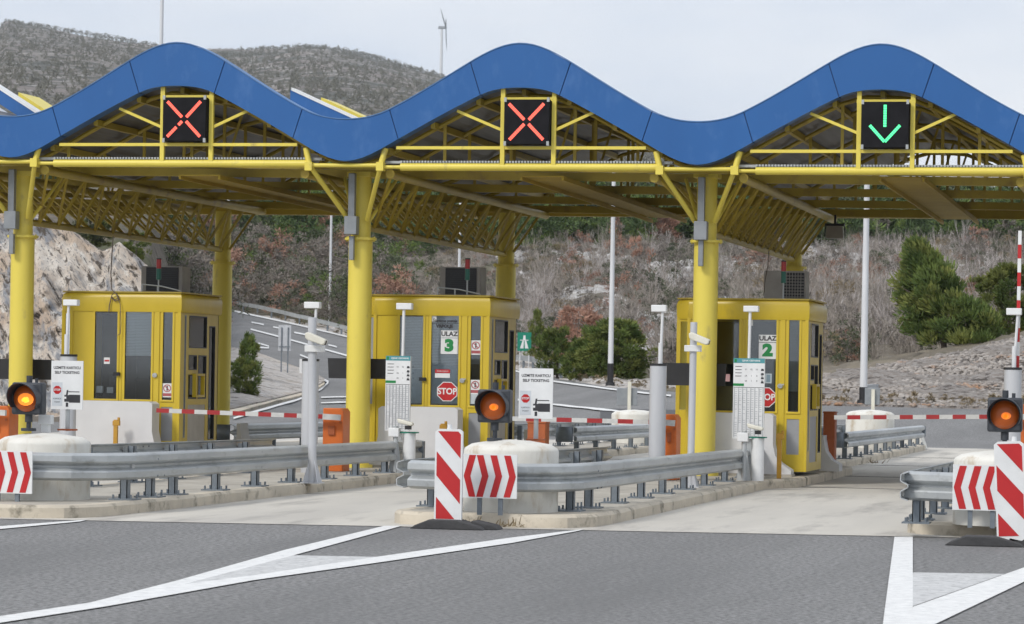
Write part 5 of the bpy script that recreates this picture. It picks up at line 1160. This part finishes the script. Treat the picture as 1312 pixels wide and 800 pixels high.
tree("russet_tree", 1250, 398, 44, 44, "russet bush between the two pines at right", "shrub", G, 'round', ('russet', 'pine_light'), 31, .07, 50, 60, D=185)
tree("russet_tree", 1085, 490, 60, 44, "reddish bare bush behind the lamp post on the scree bank", "shrub", G, 'flat', ('russet', 'twig'), 32, .06, 60, 50, D=150)
tree("pine_tree", 484, 372, 34, 34, "round green bush right behind the booth 3 column", "shrub", G, 'round', seed=33, leaf=.07, K=50, n=60)
tree("pine_tree", 210, 352, 60, 58, "green bush on top of the rock face by the unnumbered booth", "shrub", G, 'round', ('pine_light', 'dull_green'), 34, .06, 70, 80, D=123)
tree("pine_tree", 118, 330, 60, 46, "green bush on the notch in the rock face", "shrub", G, 'round', ('dull_green', 'pine_light'), 35, .06, 70, 80, D=119)
tree("pine_tree", 172, 335, 36, 40, "small green bush on the rock face right of its notch", "shrub", G, 'round', ('pine_light', 'pine'), 36, .07, 50, 60, D=121)
# many more shrubs and small trees on the slope, each its own thing
random.seed(21)
spots = []
for px_, py_, w_, h_, kd in [(310, 300, 50, 34, 'g'), (350, 300, 46, 30, 'd'), (388, 298, 40, 26, 'g'), (352, 340, 50, 34, 'd'), (385, 372, 44, 34, 'd'), (345, 392, 44, 30, 'd'), (430, 372, 50, 40, 'd'), (300, 385, 40, 34, 'd'), (460, 300, 40, 34, 'g'), (425, 395, 36, 30, 'd'),
    (500, 320, 44, 34, 'd'), (540, 310, 46, 34, 'g'), (600, 310, 46, 34, 'd'), (680, 318, 44, 44, 'g'), (712, 310, 40, 36, 'g'), (700, 338, 44, 26, 'g'), (745, 302, 36, 30, 'd'), (805, 302, 40, 34, 'g'), (880, 312, 40, 32, 'g'), (770, 300, 30, 26, 'g'), (935, 310, 44, 34, 'g'),
    (1068, 318, 34, 34, 'g'), (1120, 322, 44, 50, 'd'), (1150, 318, 40, 44, 'd'), (1262, 322, 40, 52, 'g'), (1290, 328, 44, 44, 'd'), (1310, 340, 30, 40, 'd'), (1190, 312, 50, 30, 'd'), (1225, 305, 44, 26, 'd'), (1270, 405, 34, 36, 'g'), (1085, 312, 30, 36, 'g'), (960, 300, 40, 30, 'g'), (1010, 305, 44, 34, 'g')]:
    spots.append((px_, py_, w_, h_, kd))
spots.sort(); CNT = {}; ORD = ['first', 'second', 'third', 'fourth', 'fifth', 'sixth', 'seventh', 'eighth', 'ninth', 'tenth', 'eleventh', 'twelfth', 'thirteenth', 'fourteenth', 'fifteenth', 'sixteenth', 'seventeenth', 'eighteenth', 'nineteenth', 'twentieth', 'last']
for i, (px_, py_, w_, h_, kd) in enumerate(spots):
    where = "left of the booth 3 column" if px_ < 450 else ("between booth 3's columns" if px_ < 660 else ("left of the booth 2 column" if px_ < 905 else ("above booth 2" if px_ < 1050 else "near the right edge")))
    kk = 'g' if kd == 'g' else 'd'
    k_ = kk; CNT[k_] = CNT.get(k_, 0)+1; lab = ORD[CNT[k_]-1]+(" mid green" if kk == 'g' else " dull grey-green")+" bush from the left on the far slope"
    tree("evergreen_bush", px_, py_, w_, h_, lab, "bush", "evergreen bushes on the far slope", random.choice(['round', 'flat', 'cone']), ('pine', 'dull_green') if kk == 'g' else ('dull_green', 'twig'), 40+i % 4, .07, 46, 55)
# bare trees
for px_, py_, w_, h_, lab, m_ in ((1232, 338, 40, 66, "bare pale tree standing on the slope above the two pines", 'twig_light'), (1100, 345, 20, 40, "small bare pale tree on the slope left of the big pine", 'twig_light'), (431, 408, 44, 60, "bare dark tree between lamp post and booth 3 column", 'twig')):
    D = findD(px_, py_); x, y = wpos(px_, D); s_ = D/FPX; t = empty("bare_tree", (x, y, float(gz(px_, D))), 0, lab, "bare tree", "leafless trees on the slope"); v, f = bare_crown(int(px_), n=16); o = np_mesh("crown", v, f, [m_], t); o.scale = (w_*s_*.8, w_*s_*.8, h_*s_*.8); o.location = (0, 0, h_*s_*.15)
    MB().cyl((0, 0, -.2), (0, 0, h_*s_*.75), .10, .03, n=8).build("trunk", m_, t)
# bare scrub covering the slope: nobody could count it
def scatter(name_, N, region, gen, mats, label, smin, smax, accept=None):
    V_, F_, MI, off = [], [], [], 0; k = 0
    while k < N:
        px_, D = region(); 
        if accept and not accept(px_, D): continue
        k += 1; x, y = wpos(px_, D); z = float(gz(px_, D)); v, f, mi = gen[int(rng.integers(len(gen)))]; s_ = rng.uniform(smin, smax); a = rng.uniform(0, 6.28); ca, sa = math.cos(a)*s_, math.sin(a)*s_
        q = np.empty_like(v); q[:, 0] = v[:, 0]*ca-v[:, 1]*sa+x; q[:, 1] = v[:, 0]*sa+v[:, 1]*ca+y; q[:, 2] = v[:, 2]*s_*rng.uniform(.8, 1.2)+z; V_.append(q); F_.append(f+off); MI.append(mi); off += len(v)
    o = np_mesh(name_, np.concatenate(V_), np.concatenate(F_), mats, mi=np.concatenate(MI)); return tag(o, label, "scrub", None, 'stuff')
def gb(seed, m_, n): v, f = bare_crown(seed, n=n); return v, f, np.full(len(f), m_)
def slope_region():
    px_ = rng.uniform(230, 1420); return px_, float(138*(420/138)**rng.uniform(0, 1))
def acc(px_, D):
    if 1128 < px_ < 1345 and D < 158: return False
    if 670 < px_ < 840 and D < 180: return False
    return D > redge(px_)+(7 if px_ < 900 else 24)
gens = [gb(100+i, 1 if i in (2, 5) else 0, 14) for i in range(7)]
scatter("bare_scrub", 1500, slope_region, gens, ['twig', 'twig_light'], "grey leafless scrub covering the slope beyond the plaza", 1.2, 2.5, lambda p_, d_: acc(p_, d_) and (p_ > 640 or rng.random() < .35) and d_ < 322 and (d_ > 345 or noise.noise(Vector((p_*.010, d_*.03, 9))) < .12))
def cr(kind, seed, leaf, K, n, m_): v, f, mi = crown(kind, seed, leaf, K, n); return v, f, (mi if m_ is None else np.full(len(f), m_))
lowg = [cr('flat', 200+i, .06, 22, 34, [0, 1, 0, 2, 1, 0, 3, 1, 1][i]) for i in range(9)]
scatter("low_undergrowth", 800, slope_region, lowg, ['dull_green', 'twig', 'drygrass', 'russet'], "low dull undergrowth between the rocks of the slope", 1.0, 2.6, acc)
scatter("low_undergrowth", 420, lambda: (rng.uniform(225, 520), float(rng.uniform(225, 420))), lowg, ['dull_green', 'twig', 'pine', 'russet'], "dense grey-green undergrowth above the rising road at left", 2.2, 4.6, acc)
def farreg():
    while True:
        p_ = rng.uniform(-50, 1400); d_ = float(rng.uniform(318, 540))
        if d_ > 340 or noise.noise(Vector((p_*.016, d_*.02, 5))) > -.05: return p_, d_
scatter("woodland", 1900, farreg, [cr('round', 300+i, .085, 24, 42, None if i else 2) for i in range(6)], ['wood_green', 'pine', 'dull_green'], "far green woodland at the top of the slope", 3.2, 6.5)
# boulders
def rock(seed, n1=9, n2=6):
    v = []
    for j in range(n2+1):
        for i in range(n1):
            t, p_ = 2*math.pi*i/n1, math.pi*j/n2; d = np.array([math.sin(p_)*math.cos(t), math.sin(p_)*math.sin(t), math.cos(p_)]); r = .5*(1+.7*noise.noise(Vector(d*1.7)+Vector((seed*3.1, 0, 0)))); v.append(d*r*np.array([1.3, 1., .62]))
    f = [(j*n1+i, j*n1+(i+1) % n1, (j+1)*n1+(i+1) % n1, (j+1)*n1+i) for j in range(n2) for i in range(n1)]
    return np.array(v), np.array(f), np.zeros(len(f), int)
rocks = [rock(i) for i in range(8)]; pebbles = [rock(60+i, 6, 4) for i in range(6)]
scatter("limestone_rubble", 2600, slope_region, rocks, ['boulder'], "pale limestone rocks scattered over the slope", .3, 1.9, lambda p_, d_: acc(p_, d_) and p_ > 640 and (p_ < 900 or d_ > 172) and noise.noise(Vector((p_*.010, d_*.03, 9))) > -.02)
scatter("limestone_rubble", 7000, lambda: (rng.uniform(950, 1420), float(rng.uniform(116, 141))), pebbles, ['scree_stone'], "stones on the scree bank", .04, .22, lambda p_, d_: d_ < np.interp(p_, [950, 1050, 1150, 1312], [121, 131, 134, 139.5]))
scatter("limestone_rubble", 1300, lambda: (lambda p_: (p_, float(rng.uniform(near(p_)+1, farr(p_)))))(rng.uniform(240, 405)), pebbles, ['boulder'], "loose stones on the gravel island", .12, .42)
grass = [cr('flat', 400+i, .25, 5, 16, 0) for i in range(3)]
scatter("dry_grass", 420, lambda: (rng.uniform(640, 1400), 0.), grass, ['drygrass'], "dry grass tufts along the edge of the road", .3, .8, None) if False else None
def edge_reg():
    p_ = rng.uniform(300, 1400); return p_, redge(p_)+float(rng.uniform(1., 7 if p_ < 900 else 3))
scatter("dry_grass", 260, edge_reg, grass, ['drygrass'], "dry grass tufts along the far edge of the road", .12, .42)
# ridge scrub
def ridge(): p_ = rng.uniform(-500, 1000); return p_, 3800+float(rng.uniform(-160, 30))
scatter("ridge_scrub", 1500, ridge, [cr('round', 500+i, .2, 8, 10, 0) for i in range(3)], ['farscrub'], "small bushes along the skyline of the hills", 2, 5)
def fh(): p_ = rng.uniform(-500, 1000); return p_, float(rng.uniform(1150, 3800))
scatter("hill_scrub", 7500, fh, [cr('flat', 510+i, .3, 5, 8, 0) for i in range(3)], ['farscrub'], "dark scrub dotted over the far hills", 2.5, 6)
# weeds at the kerbs
wd = []
V_, F_, off = [], [], 0
for (x, y, n_) in ((-7.9, 34.02, 26), (-7.5, 34.0, 20), (-13.2, 34.0, 26), (-6.7, 66.0, 22), (-7.25, 50.25, 20), (-12.5, 49.9, 20), (-6.9, 50.2, 12)):
    P = np.array([x, y, .02])+rng.normal(size=(n_, 3))*np.array([.14, .03, .01]); v, f = quads(P, rng.normal(size=(n_, 3))*.5+np.array([0, 0, .6]), rng.uniform(.05, .13, n_), np.full(n_, .02), rng); V_.append(v); F_.append(f+off); off += len(v)
tag(np_mesh("weeds", np.concatenate(V_), np.concatenate(F_), ['drygrass']), "small dry weeds in the kerb joints", "weeds", None, 'stuff')

# ------------------------------------------------------------------ haze
HAZE = 0.00006
hm = bpy.data.materials.new("haze"); hm.use_nodes = True; n = hm.node_tree; n.nodes.clear(); o_ = n.nodes.new("ShaderNodeOutputMaterial"); v_ = n.nodes.new("ShaderNodeVolumePrincipled")
v_.inputs['Density'].default_value = HAZE; v_.inputs['Color'].default_value = (.85, .92, 1, 1); n.links.new(v_.outputs[0], o_.inputs['Volume'])
if HAZE > 0: h = MB(); h.box(-9500, 9500, -3500, 9500, -2, 1100); M['haze'] = hm; tag(h.build("haze", 'haze', smooth=False), kind='stuff')
